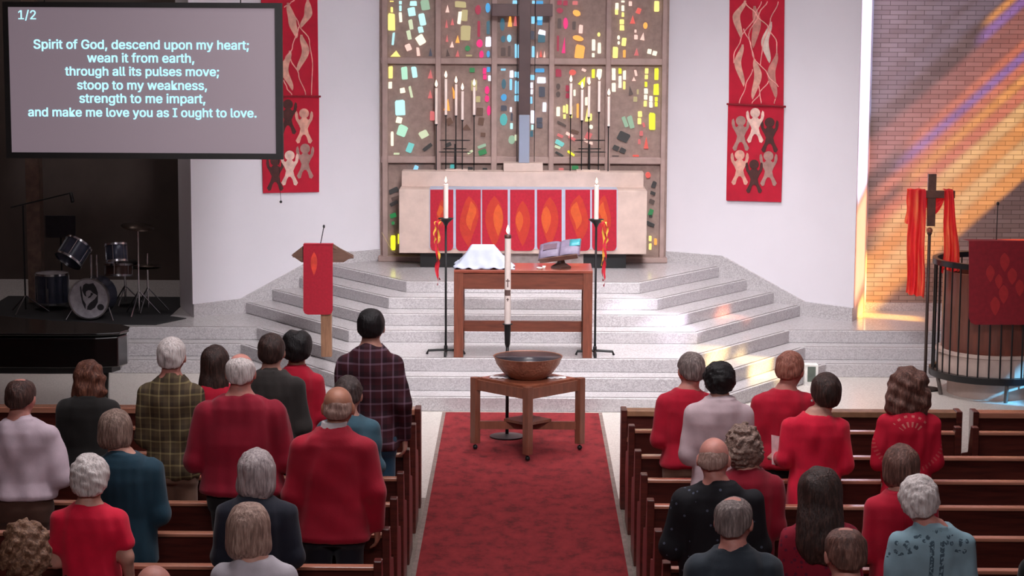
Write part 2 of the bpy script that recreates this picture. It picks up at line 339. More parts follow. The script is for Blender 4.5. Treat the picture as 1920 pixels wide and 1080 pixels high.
PCS += crop(980, 110, 5.4, [(172,118,95,40,'U'),(97,190,45,50,'L'),(188,218,88,62,'X'),(65,270,28,60,'X'),(92,270,24,60,'X'),(65,335,26,50,'X'),(92,335,24,50,'X'),(80,420,36,70,'L'),
 (195,335,60,100,'N'),(220,490,40,95,'X'),(170,620,60,50,'N'),(170,675,60,50,'N'),(100,590,38,130,'X'),(98,695,24,50,'C'),(90,760,30,60,'D'),
 (362,145,55,75,'R'),(505,140,70,60,'F',0,'o'),(360,280,42,60,'B',0,'o'),(360,360,46,60,'B',0,'o'),(452,300,34,60,'R'),(452,375,34,50,'R'),(525,345,22,65,'W'),
 (610,225,75,100,'A',-25,'t'),(620,115,45,26,'K',-25),(715,150,32,90,'A'),(775,145,50,85,'W',-5),(668,215,34,60,'K'),
 (360,535,38,95,'W'),(420,510,26,70,'Y'),(448,510,22,90,'Y'),(424,585,26,45,'Y'),(490,540,24,120,'Y'),(557,525,22,145,'O'),(650,430,38,85,'W'),(655,560,52,150,'Y',0,'t'),(690,590,24,70,'Y'),
 (692,690,40,46,'W',0,'o'),(395,660,95,24,'B',-28),(380,780,62,30,'P',-25),(475,770,80,30,'K',-28),(500,805,80,28,'P',-30),(530,740,80,34,'H',-18),(375,855,90,44,'J',-28),(355,895,60,26,'S',-20),
 (370,965,90,22,'Z',-30),(490,958,80,22,'A',-32),(665,780,60,70,'P',-25),(690,855,36,30,'K'),(640,830,50,26,'K',-30),
 (922,130,36,65,'W'),(922,188,36,60,'W'),(922,290,38,90,'W'),(985,125,30,55,'A'),(985,205,30,65,'W'),(985,265,32,60,'W'),(1030,165,30,95,'W'),(1028,270,24,80,'Y'),
 (1145,145,24,60,'K',14),(1125,205,40,40,'K',0,'t'),(1090,320,48,90,'B',10,'t'),(1140,410,40,50,'V'),(1165,335,20,50,'V'),
 (1255,125,36,55,'Y'),(1252,185,34,44,'Y'),(1248,260,26,50,'A'),(1248,328,36,55,'W'),(1245,390,34,50,'W'),(1240,455,32,60,'Y'),(1355,155,42,120,'A'),(1350,310,52,115,'A'),
 (1298,405,32,55,'W'),(1298,465,32,60,'W'),(1352,410,28,46,'A'),(1352,462,28,46,'A'),(1187,560,40,60,'Y'),(1182,632,36,62,'Y'),(1310,635,60,170,'A'),
 (1035,640,40,110,'G',22),(1095,640,50,130,'G',16),(1022,790,118,92,'Z',-25),(943,903,62,50,'Z',-25),(1012,930,60,48,'Z',-25),(1250,850,46,120,'F',0,'t'),(1225,670,24,50,'P',18),(1200,755,34,50,'P'),
 (1180,840,24,50,'P'),(1145,982,60,18,'F'),(940,985,70,14,'B')])
PCS += [(738,357,18,9,'Z',24),(742,371,16,6,'B',20),(739,381,16,7,'Z',26),(737,404,12,8,'E',20),(737,418,5,6,'E'),(737,455,9,28,'A'),(748,448,4,18,'A'),(780,315,8,9,'L',-20),(849,313,10,9,'Q'),(882,316,10,6,'Z'),
 (909,317,9,5,'Z'),(1052,317,9,4,'P'),(1078,314,12,7,'E'),(1215,328,10,12,'F',0,'o'),(1226,346,8,12,'Z',-20),(1224,362,9,6,'Z',-20),(1222,378,10,8,'B',-20),(1220,398,8,12,'E',-20),(1220,405,6,5,'Z'),(1219,420,16,7,'Z',-24),
 (1219,447,5,10,'Y'),(1219,462,5,12,'Y'),(1229,453,5,12,'O')]
rg = random.Random(4)
WIN = struct(bpy.data.objects.new('window_1', None)); COL.objects.link(WIN)
MB().box(-1.82+AX, 1.82+AX, WY, WY+0.5, 0.96, 8.0).build('window_panel', M_CONC, WIN)
fr = MB()
def vbar(u0, u1, ya=WY-0.10):
    a, b = gy(u0, 200, ya)[0], gy(u1, 200, ya)[0]; fr.box(a, b, ya, WY+0.02, 1.0, 7.9)
for u0, u1 in ((716, 727), (816, 827), (921, 932), (1029, 1039), (1135, 1145), (1240, 1249)): vbar(u0, u1)
def hbar(v0, v1, ya=WY-0.09):
    a, b = gy(980, v0, ya)[2], gy(980, v1, ya)[2]; fr.box(-1.80+AX, 1.79+AX, ya, WY+0.015, b, a)
hbar(109, 121); hbar(294, 307); fr.box(-1.80+AX, 1.79+AX, WY-0.09, WY+0.015, 5.3, 5.38); fr.box(-1.80+AX, 1.79+AX, WY-0.09, WY+0.015, 6.6, 6.68)
fr.box(-1.84+AX, 1.83+AX, WY-0.14, WY+0.02, 0.96, 1.03)
fr.build('window_frame', M_FRAME, WIN, bevel=0.012)
keys = sorted(GC); gm = [emit('glass_'+'abcdefghijklmnopqrstuvwxyz'[i]+'_tone', GC[k], 1.25 if sum(GC[k]) > 330 else 0.75) for i, k in enumerate(keys)]
gl = MB()
def chunk(cu, cv, wd, ht, c, tilt=0, sh='r'):
    P = gy(cu, cv, WY); sc = WY/FPX; hw, hh = wd*sc/2, ht*sc/2; a = -math.radians(tilt); j = lambda: rg.uniform(-0.12, 0.12)
    if sh == 't': pts = [(0.1+j(), 1), (1+j(), -1), (-1+j(), -1)]
    elif sh == 'o': pts = [(math.cos(i*PI/5)*(1+j()*0.5), math.sin(i*PI/5)*(1+j()*0.5)) for i in range(10)]
    else: pts = [(0.7+j(), 1), (1, 0.8+j()), (1+j(), -0.9+j()), (0.75, -1), (-0.8+j(), -1), (-1, -0.85), (-1+j(), 0.8+j()), (-0.75, 1+j())]
    pr = [(P[0]+x*hw*math.cos(a)+y*hh*math.sin(a), WY+0.01, P[2]-x*hw*math.sin(a)+y*hh*math.cos(a)) for x, y in pts]
    gl.prism(pr, (0, -0.035, 0), keys.index(c))
for q in PCS: chunk(*q)
for i in range(170):      # upper lights of the window, above the frame of the photo
    u = rg.uniform(730, 1236); vv = rg.uniform(-560, -15); cc = 'YCCWWTSK' if u < 820 or u > 1140 else ('OPVKRM' if u < 920 or u > 1040 else 'LUDXLU')
    chunk(u, vv, rg.uniform(5, 13), rg.uniform(10, 28), rg.choice(cc), rg.uniform(-12, 12))
gl.build('window_glass', gm, WIN)

# ---- side window of coloured panes in the pulpit-side wall: sun shines in through it
SX = 7.5
def tglass(name, c, s=1.0):
    t = NT(name); t.t.nodes.remove(t.b); o = t.t.nodes['Material Output']
    a = t.n('ShaderNodeBsdfTransparent'); a.inputs[0].default_value = (*[x*s for x in lin(c)], 1)
    g = t.n('ShaderNodeBsdfGlossy'); g.inputs['Roughness'].default_value = 0.1
    m = t.n('ShaderNodeMixShader'); m.inputs[0].default_value = 0.05; t.l(a.outputs[0], m.inputs[1]); t.l(g.outputs[0], m.inputs[2]); t.l(m.outputs[0], o.inputs[0]); return t.m
TG = dict(amber=tglass('pane_amber', (255, 190, 84)), yellow=tglass('pane_yellow', (255, 226, 150)), violet=tglass('pane_violet', (160, 130, 255), 0.8),
          blue=tglass('pane_blue', (90, 190, 255)), rose=tglass('pane_rose', (255, 152, 112), 0.8), pale=tglass('pane_pale', (225, 220, 255)), slate=tglass('pane_slate', (130, 150, 200), 0.35), mauve=tglass('pane_mauve', (224, 140, 132), 0.42))
tk = list(TG)
def spot(pt, dy, dz, c):      # pane whose sunlight falls on pt
    tt = (SX-pt[0])/1.0; return (pt[1]-0.5*tt-dy/2, pt[1]-0.5*tt+dy/2, pt[2]+0.9*tt-dz/2, pt[2]+0.9*tt+dz/2, c)
PANES = []
def brickband(v_at_1800, dz, c, x0=1630, x1=1925):
    P = gy(1800, v_at_1800, BY); X0, X1 = gy(x0, 300, BY)[0], gy(x1, 300, BY)[0]
    zc = P[2]+0.9*(SX-P[0]); ya, yb = BY-0.5*(SX-X0), BY-0.5*(SX-X1); PANES.append((ya, yb, zc-dz/2, zc+dz/2, c))
BANDS = [(421, .25, 'amber', 1600, 1930), (383, .25, 'yellow', 1600, 1930), (345, .24, 'amber', 1600, 1930), (310, .21, 'yellow', 1650, 1930), (280, .17, 'rose', 1630, 1930), (254, .15, 'amber', 1700, 1930), (230, .13, 'rose', 1640, 1930),
         (209, .12, 'violet', 1690, 1930), (188, .13, 'rose', 1700, 1930), (160, .22, 'mauve', 1610, 1930), (130, .15, 'mauve', 1610, 1930), (106, .14, 'violet', 1830, 1930), (85, .09, 'amber', 1840, 1930), (50, .30, 'slate', 1610, 1930), (-10, .40, 'slate', 1610, 1930), (-100, .7, 'slate', 1610, 1930)]
for b in BANDS: brickband(*b)
PANES += [(23.85, 24.62, 5.0, 7.7, 'pale'), (23.85, 24.62, 3.75, 4.9, 'rose')]
PANES += [spot((2.75, 23.4, 0.30), 0.6, 0.45, 'yellow'), spot((2.2, 23.3, 0.44), 0.5, 0.30, 'yellow'), spot((1.75, 24.0, 0.62), 0.6, 0.40, 'pale'), spot((3.4, 23.7, 0.0), 0.30, 0.35, 'amber'),
          spot((2.5, 24.9, 0.60), 0.35, 0.25, 'rose'), spot((4.45, 25.9, 0.44), 0.45, 0.75, 'amber'), spot((3.9, 23.75, 0.0), 0.5, 0.4, 'yellow'), spot((5.3, 22.7, 0.12), 0.5, 0.4, 'blue'), spot((1.3, 24.5, 0.75), 0.4, 0.25, 'pale')]
ok = []
for p in PANES:      # keep panes apart
    if all(p[1] <= q[0] or p[0] >= q[1] or p[3] <= q[2] or p[2] >= q[3] for q in ok): ok.append(p)
YS = sorted({18.0, BY}|{p[0] for p in ok}|{p[1] for p in ok}); ZS = sorted({-0.2, 8.1}|{p[2] for p in ok}|{p[3] for p in ok})
YS = [y for y in YS if 18.0 <= y <= BY]; ZS = [z for z in ZS if -0.2 <= z <= 8.1]
side = MB(); pn = MB()
for i in range(len(YS)-1):
    run = None
    for j in range(len(ZS)-1):
        yc, zc = (YS[i]+YS[i+1])/2, (ZS[j]+ZS[j+1])/2
        h = next((p for p in ok if p[0] < yc < p[1] and p[2] < zc < p[3]), None)
        if h:
            pn.add([(SX, YS[i], ZS[j]), (SX, YS[i+1], ZS[j]), (SX, YS[i+1], ZS[j+1]), (SX, YS[i], ZS[j+1])], [(0, 1, 2, 3)], tk.index(h[4]))
        else: side.add([(SX, YS[i], ZS[j]), (SX, YS[i+1], ZS[j]), (SX, YS[i+1], ZS[j+1]), (SX, YS[i], ZS[j+1])], [(0, 1, 2, 3)])
struct(side.build('wall_right', M_WALL))
pg = struct(pn.build('window_2', [TG[k] for k in tk]))
struct(MB().box(SX, 9.1, 17.8, 18.0, -0.2, 8.1).build('wall_right_return', M_WALL)); struct(MB().box(9.0, 9.2, -6, 18, -0.2, 8.1).build('wall_right_nave', M_WALL))

# ------------------------------------------------------------------ altar and its frontals
AF = 26.2       # front face of the altar block
def zx(u, v, y): p = gy(u, v, y); return p[0], p[2]
alt = thing('altar', 'long pale limestone altar under the stained window at the top of the steps', 'altar', (AX, AF, 0.96))
def loc(o, parent): o.location = -Vector(parent.location); return o
xl, zt = zx(748, 355, AF); xr, zb = zx(1212, 477, AF)
loc(MB().box(xl, xr, AF, AF+0.62, zb, zt).build('altar_block', M_STONE, alt, bevel=0.008), alt)
xa, za = zx(753, 321, AF+0.34); xb, _ = zx(1207, 321, AF+0.34)
loc(MB().box(xa, xb, AF+0.34, AF+0.62, zt, za).build('gradine', M_STONE, alt, bevel=0.006), alt)
xc0, zc0 = zx(944, 306, AF+0.36); xc1, _ = zx(1018, 306, AF+0.36)
loc(MB().box(xc0, xc1, AF+0.36, AF+0.62, za, zc0).build('pedestal_block', M_STONE, alt, bevel=0.006), alt)
loc(MB().box(-1.28+AX, 1.28+AX, AF+0.16, AF+0.6, 0.96, zb).build('plinth_painted_shadow', M_BLACK, alt), alt)  # shadow under the altar block, put in as a black box
loc(MB().box(-0.75+AX, 0.75+AX, AF+0.12, AF+0.3, 0.96, zb).build('footing', plain('grey_footing', (150, 134, 132), 0.7), alt), alt)
# one white cloth with seven red panels sewn on, each with a flame
fro = thing('altar_frontal', 'white altar cloth with seven red flame panels hanging on the altar front', 'altar cloth', (AX, AF, zt))
YF = AF-0.012
c0, ct = zx(806, 352, AF); c1, cb = zx(1156, 469, AF)
loc(MB().box(c0-0.005, c1+0.005, YF+0.002, AF-0.001, zx(980, 474, AF)[1]+0.05, zt+0.002).box(c0-0.005, c1+0.005, YF+0.002, AF+0.33, zt+0.001, zt+0.012).build('cloth', M_LINEN, fro), fro)
def leaf(u, v, hw, hh, bend=0, n=10, tipx=0):    # outline of a flame in photo pixels around its middle
    pts = []
    for i in range(n+1):
        t_ = i/n; y = -hh+2*hh*t_; w_ = hw*math.sin(PI*t_**0.85)**0.9; m_ = bend*math.sin(2*PI*t_)+tipx*(1-t_)**2
        pts.append((u+m_+w_, v+y))
    for i in range(n-1, 0, -1):
        t_ = i/n; y = -hh+2*hh*t_; w_ = hw*math.sin(PI*t_**0.85)**0.9; m_ = bend*math.sin(2*PI*t_)+tipx*(1-t_)**2
        pts.append((u+m_-w_, v+y))
    return pts
def flat(poly, y, th, mat, name, parent):
    pts = [zx(u, v, AF) for u, v in poly]
    return loc(MB().prism([(x, y, z) for x, z in pts], (0, -th, 0)).build(name, mat, parent), parent)
PX = [(807, 850), (855, 901.5), (904, 952), (956.5, 1002.5), (1007, 1053), (1060, 1106.5), (1110, 1156)]
FL = [((828, 400), (9, 26, 2), (825, 396, 5, 12)), ((879, 415), (17, 48, 3), (883, 405, 8, 28)), ((927, 415), (17, 48, 0), (934, 412, 9, 30)), ((980, 419), (14, 43, 0), (974, 415, 7, 20)),
      ((1031, 415), (16, 46, 0), (1024, 412, 9, 26)), ((1086, 410), (17, 45, -3), (1081, 404, 9, 26)), ((1133, 405), (12, 40, -3), (1131, 402, 6, 24))]
for (u0, u1), (fc, fs, fi) in zip(PX, FL):
    r = 9; top, bot = 355.5, 470
    ol = [(u0, top), (u1, top), (u1, bot-r)]+[(u1-r+r*math.cos(a*PI/10), bot-r+r*math.sin(a*PI/10)) for a in range(1, 6)]+[(u0+r-r*math.sin(a*PI/10), bot-r+r*math.cos(a*PI/10)) for a in range(0, 6)]
    p_ = flat(ol, YF, 0.006, M_RED, 'panel', fro)
    o1 = flat(leaf(*fc, fs[0], fs[1], fs[2]), YF-0.006, 0.003, M_FLAME1, 'flame', p_); o1.location = (0, 0, 0)
    o2 = flat(leaf(fi[0], fi[1], fi[2], fi[3], fs[2]), YF-0.009, 0.003, M_FLAME2, 'flame_heart', p_); o2.location = (0, 0, 0)

# ------------------------------------------------------------------ candles behind the altar
def candle(name, label, x, y, zb, zt, r, group=None, flame=0.10, mat=None):
    t = thing(name, label, 'candle', (x, y, zb), 0, group)
    h = zt-zb
    MB().lathe([(r, 0), (r, h-0.004), (r*0.8, h), (r*0.3, h-0.006)], n=14).build('wax', mat or M_CANDLE, t, 'auto')
    MB().tube([(0, 0, h-0.01), (0, 0.002, h+0.02)], 0.003, 6).build('wick', M_BLACK, t)
    if flame:
        MB().lathe([(0.001, 0.0), (flame*0.16, flame*0.2), (flame*0.2, flame*0.38), (flame*0.13, flame*0.68), (0.001, flame)], (0, 0, h+0.012), 12).build('flame', M_FIRE, t, True)
    return t
CY = AF+0.48
for nm, cen, L in (('window end with the green glass', (848, 319), [(818, 165, 233), (836, 148, 216), (855, 158, 217), (867, 171, 225), (889, 163, 216)]),
                   ('window end with the dark glass', (1106, 319), [(1070, 156, 215), (1091, 168, 226), (1104, 161, 220), (1123, 152, 210), (1141, 181, 237)])):
    left = cen[0] < 980
    bx, bz = zx(cen[0], 316, CY)
    t = thing('candelabrum', 'black wire five-branch candelabrum on the altar, %s the cross' % ('piano side of' if left else 'pulpit side of'), 'candelabrum', (bx, CY, za), 0, 'altar candelabra')
    u0, u1 = (835, 877) if left else (1081, 1125)
    MB().box(zx(u0, 318, CY)[0]-bx, zx(u1, 318, CY)[0]-bx, -0.08, 0.08, 0, 0.02).build('base', M_STONE, t)
    ys = [0.05, -0.04, 0.06, -0.06, 0.03]
    for (u, v0, v1), dy in zip(L, ys):
        x, z1 = zx(u, v1, CY+dy); s = MB()
        s.tube([(x-bx, dy, z1-za), (x-bx, dy, 0.0)], 0.0065, 8); s.lathe([(0.008, -0.02), (0.018, 0.0), (0.016, 0.004)], (x-bx, dy, z1-za), 10)
        s.build('stem', M_IRON, t)
    hp = MB(); hw = abs(zx(L[-1][0], 270, CY)[0]-zx(L[0][0], 270, CY)[0])/2*0.8; cx0 = sum(zx(q[0], 270, CY)[0] for q in L)/5-bx
    for v_, kk in ((263, 1.0), (279, 0.75), (285, 1.05)):
        z_ = zx(cen[0], v_, CY)[1]-za
        hp.tube([(cx0+hw*kk*math.cos(a*PI/12), 0.07*math.sin(a*PI/12), z_) for a in range(25)], 0.004, 6, cap=False)
    hp.tube([(cx0, 0, 0), (cx0, 0, zx(cen[0], 270, CY)[1]-za)], 0.008, 8); hp.build('hoop', M_IRON, t, True)
    nth = ['outermost', 'second from the outside', 'middle', 'second from the inside', 'innermost']
    for i, ((u, v0, v1), dy) in enumerate(zip(L, ys)):
        x, zb_ = zx(u, v1, CY+dy); _, zt_ = zx(u, v0, CY+dy)
        candle('taper_candle', 'lit white taper, %s on the %s altar candelabrum' % (nth[i] if left else nth[4-i], 'piano-side' if left else 'pulpit-side'), x, CY+dy, zb_+0.0045, zt_, 0.017, 'lit tapers behind the altar', 0.09)

# ------------------------------------------------------------------ hanging cross
XY = WY-0.33
cr = thing('hanging_cross', 'tall dark bronze cross in front of the middle of the stained window', 'cross', (*[zx(983, 300, XY)[0]], XY, zc0))
M_CROSS = plain('cross_bronze', (72, 54, 54), 0.45, 0.5, 0.1, 3)
b0, z_lo = zx(972, 216, XY); b1, _ = zx(994, 216, XY)
loc(MB().box(b0, b1, XY-0.03, XY+0.03, z_lo, 5.6).build('upright', M_CROSS, cr, bevel=0.005), cr)
a0, a_hi = zx(922, 7, XY); a1, a_lo = zx(1036, 31, XY)
loc(MB().box(a0, a1, XY-0.028, XY+0.028, a_lo, a_hi).build('crossbar', M_CROSS, cr, bevel=0.005), cr)
rd = MB()
for u in (970, 1003):
    x = zx(u, 100, XY)[0]; rd.tube([(x, XY-0.05, zx(u, 300, XY)[1]-0.02), (x, XY-0.05, 6.5)], 0.005, 6)
loc(rd.build('rod', M_IRON, cr), cr)
t = NT('frosted_acrylic'); t.b.inputs['Transmission Weight'].default_value = 0.45; t.b.inputs['IOR'].default_value = 1.2; M_ACR = t.fin((176, 184, 206), 0.3)
p0, zp = zx(973, 215, XY); p1, _ = zx(993, 215, XY)
loc(MB().box(p0, p1, XY-0.05, XY+0.05, zc0, zp).build('acrylic_post', M_ACR, cr, bevel=0.006), cr)

# ------------------------------------------------------------------ communion table
TX, TY = AX, 22.70
tb = thing('communion_table', 'oak communion table with open legs standing on the lower platform', 'table', (TX, TY, 0.44))
TW, TD, TH = 0.745, 0.62, 0.955
for sx in (-1, 1):
    for y in (0.045, TD-0.045):
        MB().box(sx*TW-(0.10 if sx > 0 else 0), sx*TW+(0.10 if sx < 0 else 0), y-0.045, y+0.045, 0, TH-0.03).build('leg', M_TABLE, tb, bevel=0.004)
MB().box(-TW, TW, -0.01, TD+0.01, TH-0.032, TH).build('tabletop', wood('table_top_oak', (128, 62, 50), (150, 82, 66), 0.12, (1, 8, 8), 4, 0.8), tb, bevel=0.005)
for y in (0.02, TD-0.04): MB().box(-TW+0.1, TW-0.1, y, y+0.02, TH-0.21, TH-0.032).build('apron', M_TABLEX, tb)
for sx in (-1, 1): MB().box(sx*(TW-0.05)-0.012, sx*(TW-0.05)+0.012, 0.09, TD-0.09, TH-0.19, TH-0.032).build('side_apron', M_TABLEX, tb)
MB().box(-TW+0.1, TW-0.1, TD/2-0.015, TD/2+0.015, 0.24, 0.36).build('stretcher', M_TABLEX, tb, bevel=0.003)
for sx in (-1, 1): MB().box(sx*(TW-0.05)-0.02, sx*(TW-0.05)+0.02, 0.09, TD-0.09, 0.24, 0.36).build('side_stretcher', M_TABLEX, tb)
ZT = 0.44+TH
# white veil over the vessels
x0, _ = zx(852, 497, TY+0.25); x1, _ = zx(964, 497, TY+0.25); xt0, zt0 = zx(884, 461, TY+0.25); xt1, _ = zx(926, 461, TY+0.25)
def veil(a, b):
    x = x0+(x1-x0)*a; y = TY+0.03+0.44*b
    fx = min(1, max(0, min((x-x0)/(xt0-x0), (x1-x)/(x1-xt1)))); fy = min(1, min(b, 1-b)/0.28)
    h = min(fx, fy); h = h**1.25
    wv = 0.012*math.sin(a*31+b*7)*(1-h)+0.006*math.sin(b*40+a*11)*(1-h)
    edge = 0.02*math.sin(a*23)*(1 if b < 0.05 else 0)
    return (x+0.01*math.sin(b*25)*(1-fx), y-edge*0.5, max(ZT+0.004, ZT+0.006+(zt0-ZT)*h+wv))
tag(MB().grid(veil, 44, 30).build('communion_veil', M_LINEN, None, True, thick=0.004), 'white linen veil draped over the vessels on the communion table', 'cloth')
# missal stand with open book
bx, _ = zx(1052, 497, TY+0.2)
st = thing('book_stand', 'small wooden pedestal book stand on the communion table', 'book stand', (bx, TY+0.25, ZT))
MB().lathe([(0.11, 0), (0.105, 0.015), (0.045, 0.05), (0.03, 0.10), (0.045, 0.15)], n=4).build('foot', M_DARKW, st)
sb = MB().box(-0.21, 0.21, -0.16, 0.16, 0, 0.02).box(-0.21, 0.21, -0.17, -0.155, 0, 0.05).build('desk', M_DARKW, st); sb.location = (-0.01, 0, 0.165); sb.rotation_euler = (math.radians(26), math.radians(-9), math.radians(-10))
bk = thing('service_book', 'open book with grey pages lying on the wooden book stand', 'book', (bx, TY+0.25, ZT+0.165)); bk.rotation_euler = (math.radians(26), math.radians(-9), math.radians(-10))
M_PAGE = plain('grey_page', (104, 92, 112), 0.6); M_COVER = plain('plum_cover', (84, 60, 74), 0.6)
MB().box(-0.24, 0.22, -0.15, 0.17, 0.022, 0.03).build('cover', M_COVER, bk)
for sx in (-1, 1):
    MB().grid(lambda a, b, sx=sx: (sx*a*0.22-0.01, -0.14+0.30*b, 0.034+0.022*math.sin(PI*min(1, a*1.05))**0.7*(1-a*0.5)), 10, 2).build('pages', M_PAGE, bk, True, thick=0.006)
MB().grid(lambda a, b: (0.10+0.115*a, 0.02+0.135*b, 0.052-0.006*a), 4, 2).build('bookmark_sheet', plain('teal_page', (54, 132, 142), 0.35), bk, True, thick=0.003)
MB().box(-0.19, -0.04, 0.0, 0.11, 0.055, 0.057).build('printed_block', M_COVER, bk)
for nm, lb, u in (('wafer_dish', 'small clear dish beside the veiled vessels on the communion table', 1012), ('glass_cup', 'tiny clear cup beside the book stand on the communion table', 1020)):
    x = zx(u, 497, TY+0.12)[0]
    tag(MB().lathe([(0.02, 0), (0.032, 0.012), (0.034, 0.02), (0.03, 0.016)] if 'dish' in nm else [(0.012, 0), (0.02, 0.035), (0.018, 0.035), (0.01, 0.006)], (x, TY+0.1, ZT), 16).build(nm, M_WHITE, None, True), lb, 'dish' if 'dish' in nm else 'cup')

# ------------------------------------------------------------------ tall candle stands with ribbons
def ribbon(mb, pts, wd, mi=0, seed=0):
    rr = random.Random(seed); vs = []; P = [Vector(p) for p in pts]
    n = 26; out = []
    for i in range(n+1):
        f = i/n*(len(P)-1); k = min(int(f), len(P)-2); q = P[k].lerp(P[k+1], f-k)
        tw = rr.uniform(-0.25, 0.25)+i*0.45; q = q+Vector((math.sin(i*0.9+seed)*0.008, math.cos(i*0.7+seed)*0.008, 0))
        d = Vector((math.cos(tw), math.sin(tw), 0))*wd/2; vs += [q-d, q+d]
    mb.add(vs, [(2*i, 2*i+1, 2*i+3, 2*i+2) for i in range(n)], mi)
M_RIBY = plain('yellow_ribbon', (240, 180, 70), 0.7); M_RIBR = plain('red_ribbon', (190, 24, 44), 0.7)
for side, u, vt, vd, ru in (('piano', 836, 345, 409, -1), ('pulpit', 1118, 347, 411, 1)):
    y = 22.92; x, zd = zx(u, vd, y); _, ztip = zx(u, vt, y); h = zd-0.44
    t = thing('candle_stand', 'black iron floor candle stand with ribbons, %s side of the communion table' % side, 'candle stand', (x, y, 0.44), 0, 'tall candle stands')
    MB().tube([(0, 0, 0.05), (0, 0, h-0.06)], 0.012, 12).lathe([(0.02, 0.03), (0.02, 0.09), (0.014, 0.1)], n=12).build('pole', M_IRON, t, True)
    MB().lathe([(0.012, -0.09), (0.03, -0.05), (0.075, -0.012), (0.085, 0.0), (0.075, -0.004), (0.03, -0.01)], (0, 0, h), 20).build('drip_pan', M_IRON, t, True)
    for a in (0, 1, 2, 3):
        an = PI*a/2; c_, s_ = math.cos(an), math.sin(an)
        MB().tube([(0, 0, 0.05), (0.19*c_, 0.19*s_, 0.04), (0.205*c_, 0.205*s_, 0.0)], 0.014, 8).build('foot', M_IRON, t)
    for q, (m_, wd, dx, ln, sd) in enumerate(((M_RIBY, 0.028, 0.07, 0.5, 1), (M_RIBR, 0.03, 0.09, 0.72, 5), (M_RIBY, 0.022, 0.11, 0.3, 9), (M_RIBR, 0.026, 0.075, 0.66, 3))):
        rb = MB(); ribbon(rb, [(ru*0.05, -0.05, h-0.005), (ru*dx, -0.09, h-0.03), (ru*(dx+0.01), -0.09, h-ln*0.6), (ru*(dx-0.005), -0.085, h-ln)], wd, 0, sd)
        rb.build('ribbon', m_, t, True)
    candle('tall_candle', 'lit white pillar candle on the iron stand, %s side of the communion table' % side, x, y, zd+0.001, ztip, 0.026, 'candles on the tall stands', 0.07)

# ------------------------------------------------------------------ paschal candle
y = 20.62; x, zb_ = zx(953.5, 607, y); _, zt_ = zx(958, 441, y)
ps = thing('paschal_stand', 'slim dark metal floor stand holding the paschal candle behind the font table', 'candle stand', (x-0.01, y, 0.0065))
M_PS = plain('dark_pewter', (62, 56, 58), 0.4, 0.6)
MB().lathe([(0.17, 0.0), (0.17, 0.012), (0.02, 0.03)], n=28).build('base', M_PS, ps, 'auto')
MB().tube([(0, 0, 0.02), (0, 0, zb_-0.21)], 0.016, 12).build('pole', M_IRON, ps, True)
MB().lathe([(0.016, -0.23), (0.026, -0.2), (0.033, -0.01), (0.05, -0.006), (0.05, 0.0)], (0, 0, zb_-0.008), 16).build('socket', M_IRON, ps, 'auto')
pc = candle('paschal_candle', 'tall lit paschal candle with painted cross standing behind the font', x-0.01, y, zb_, zt_, 0.031, None, 0.09, plain('ivory_wax', (226, 208, 202), 0.5, 0, 0.03))
M_MARK = plain('dark_decal', (90, 66, 62), 0.6)
def decal(rects):
    mb = MB()
    for u0, u1, v0, v1 in rects:
        za_, zb2 = zx(955, v1, y)[1]-zb_, zx(955, v0, y)[1]-zb_
        a0_, a1_ = [math.asin(max(-1, min(1, (u_-955)/5.9))) for u_ in (u0, u1)]
        mb.grid(lambda a, b: (0.0318*math.sin(a0_+(a1_-a0_)*a), -0.0318*math.cos(a0_+(a1_-a0_)*a), za_+(zb2-za_)*b), 6, 1)
    return mb
decal([(954.2, 956, 522, 538), (951.5, 958.7, 525, 527.2), (950, 960, 543, 554), (954.2, 956, 558, 564), (952.7, 957.5, 560, 561.5)]).build('cross_decal', M_MARK, pc)
MB().lathe([(0.0325, 0), (0.034, 0.01), (0.034, 0.03), (0.03, 0.035)], (0, 0, zt_-zb_-0.03), 14).build('cap', plain('brown_cap', (84, 54, 50), 0.5), pc, True)

# ------------------------------------------------------------------ font table and bowl on the carpet
FX, FY = 0.075, 20.03
ft = thing('font_table', 'square oak table on casters turned cornerwise on the red carpet', 'table', (FX, FY, 0.0065))
HD = 0.50; FH = 0.70
corners = [(0, -HD), (HD, 0), (0, HD), (-HD, 0)]
def rot45(mb):
    mb.v = [((a-b)*math.sqrt(.5), (a+b)*math.sqrt(.5), c) for a, b, c in mb.v]; return mb
hs = HD*math.sqrt(.5)
for sx in (-1, 1):
    for sy in (-1, 1):
        lg = rot45(MB().box(sx*hs-0.035, sx*hs+0.035, sy*hs-0.035, sy*hs+0.035, 0.06, FH)).build('leg', M_FONTW, ft, bevel=0.004)
        c_ = rot45(MB().ball((sx*hs, sy*hs, 0.024), 0.024, 8)).build('caster', M_IRON, lg, True)
rot45(MB().box(-hs+0.03, hs-0.03, -hs+0.03, hs-0.03, FH-0.025, FH)).build('tabletop', wood('font_top_oak', (120, 64, 48), (150, 86, 62), 0.3, (4, 8, 8), 4, 0.3), ft, bevel=0.004)
for k in range(4):
    b = MB().box(-hs+0.03, hs-0.03, hs-0.015, hs+0.012, FH-0.12, FH-0.02); a = PI/2*k
    b.v = [(p[0]*math.cos(a)-p[1]*math.sin(a), p[0]*math.sin(a)+p[1]*math.cos(a), p[2]) for p in b.v]
    rot45(b).build('apron', M_FONTW, ft)
for a in (0, 1):
    b = MB().box(-0.46, 0.46, -0.02, 0.02, 0.20, 0.275); 
    if a: b.v = [(-p[1], p[0], p[2]) for p in b.v]
    b.build('stretcher', M_FONTW, ft)
rot45(MB().box(-0.16, 0.16, -0.16, 0.16, 0.275, 0.30)).build('shelf', M_FONTW, ft)
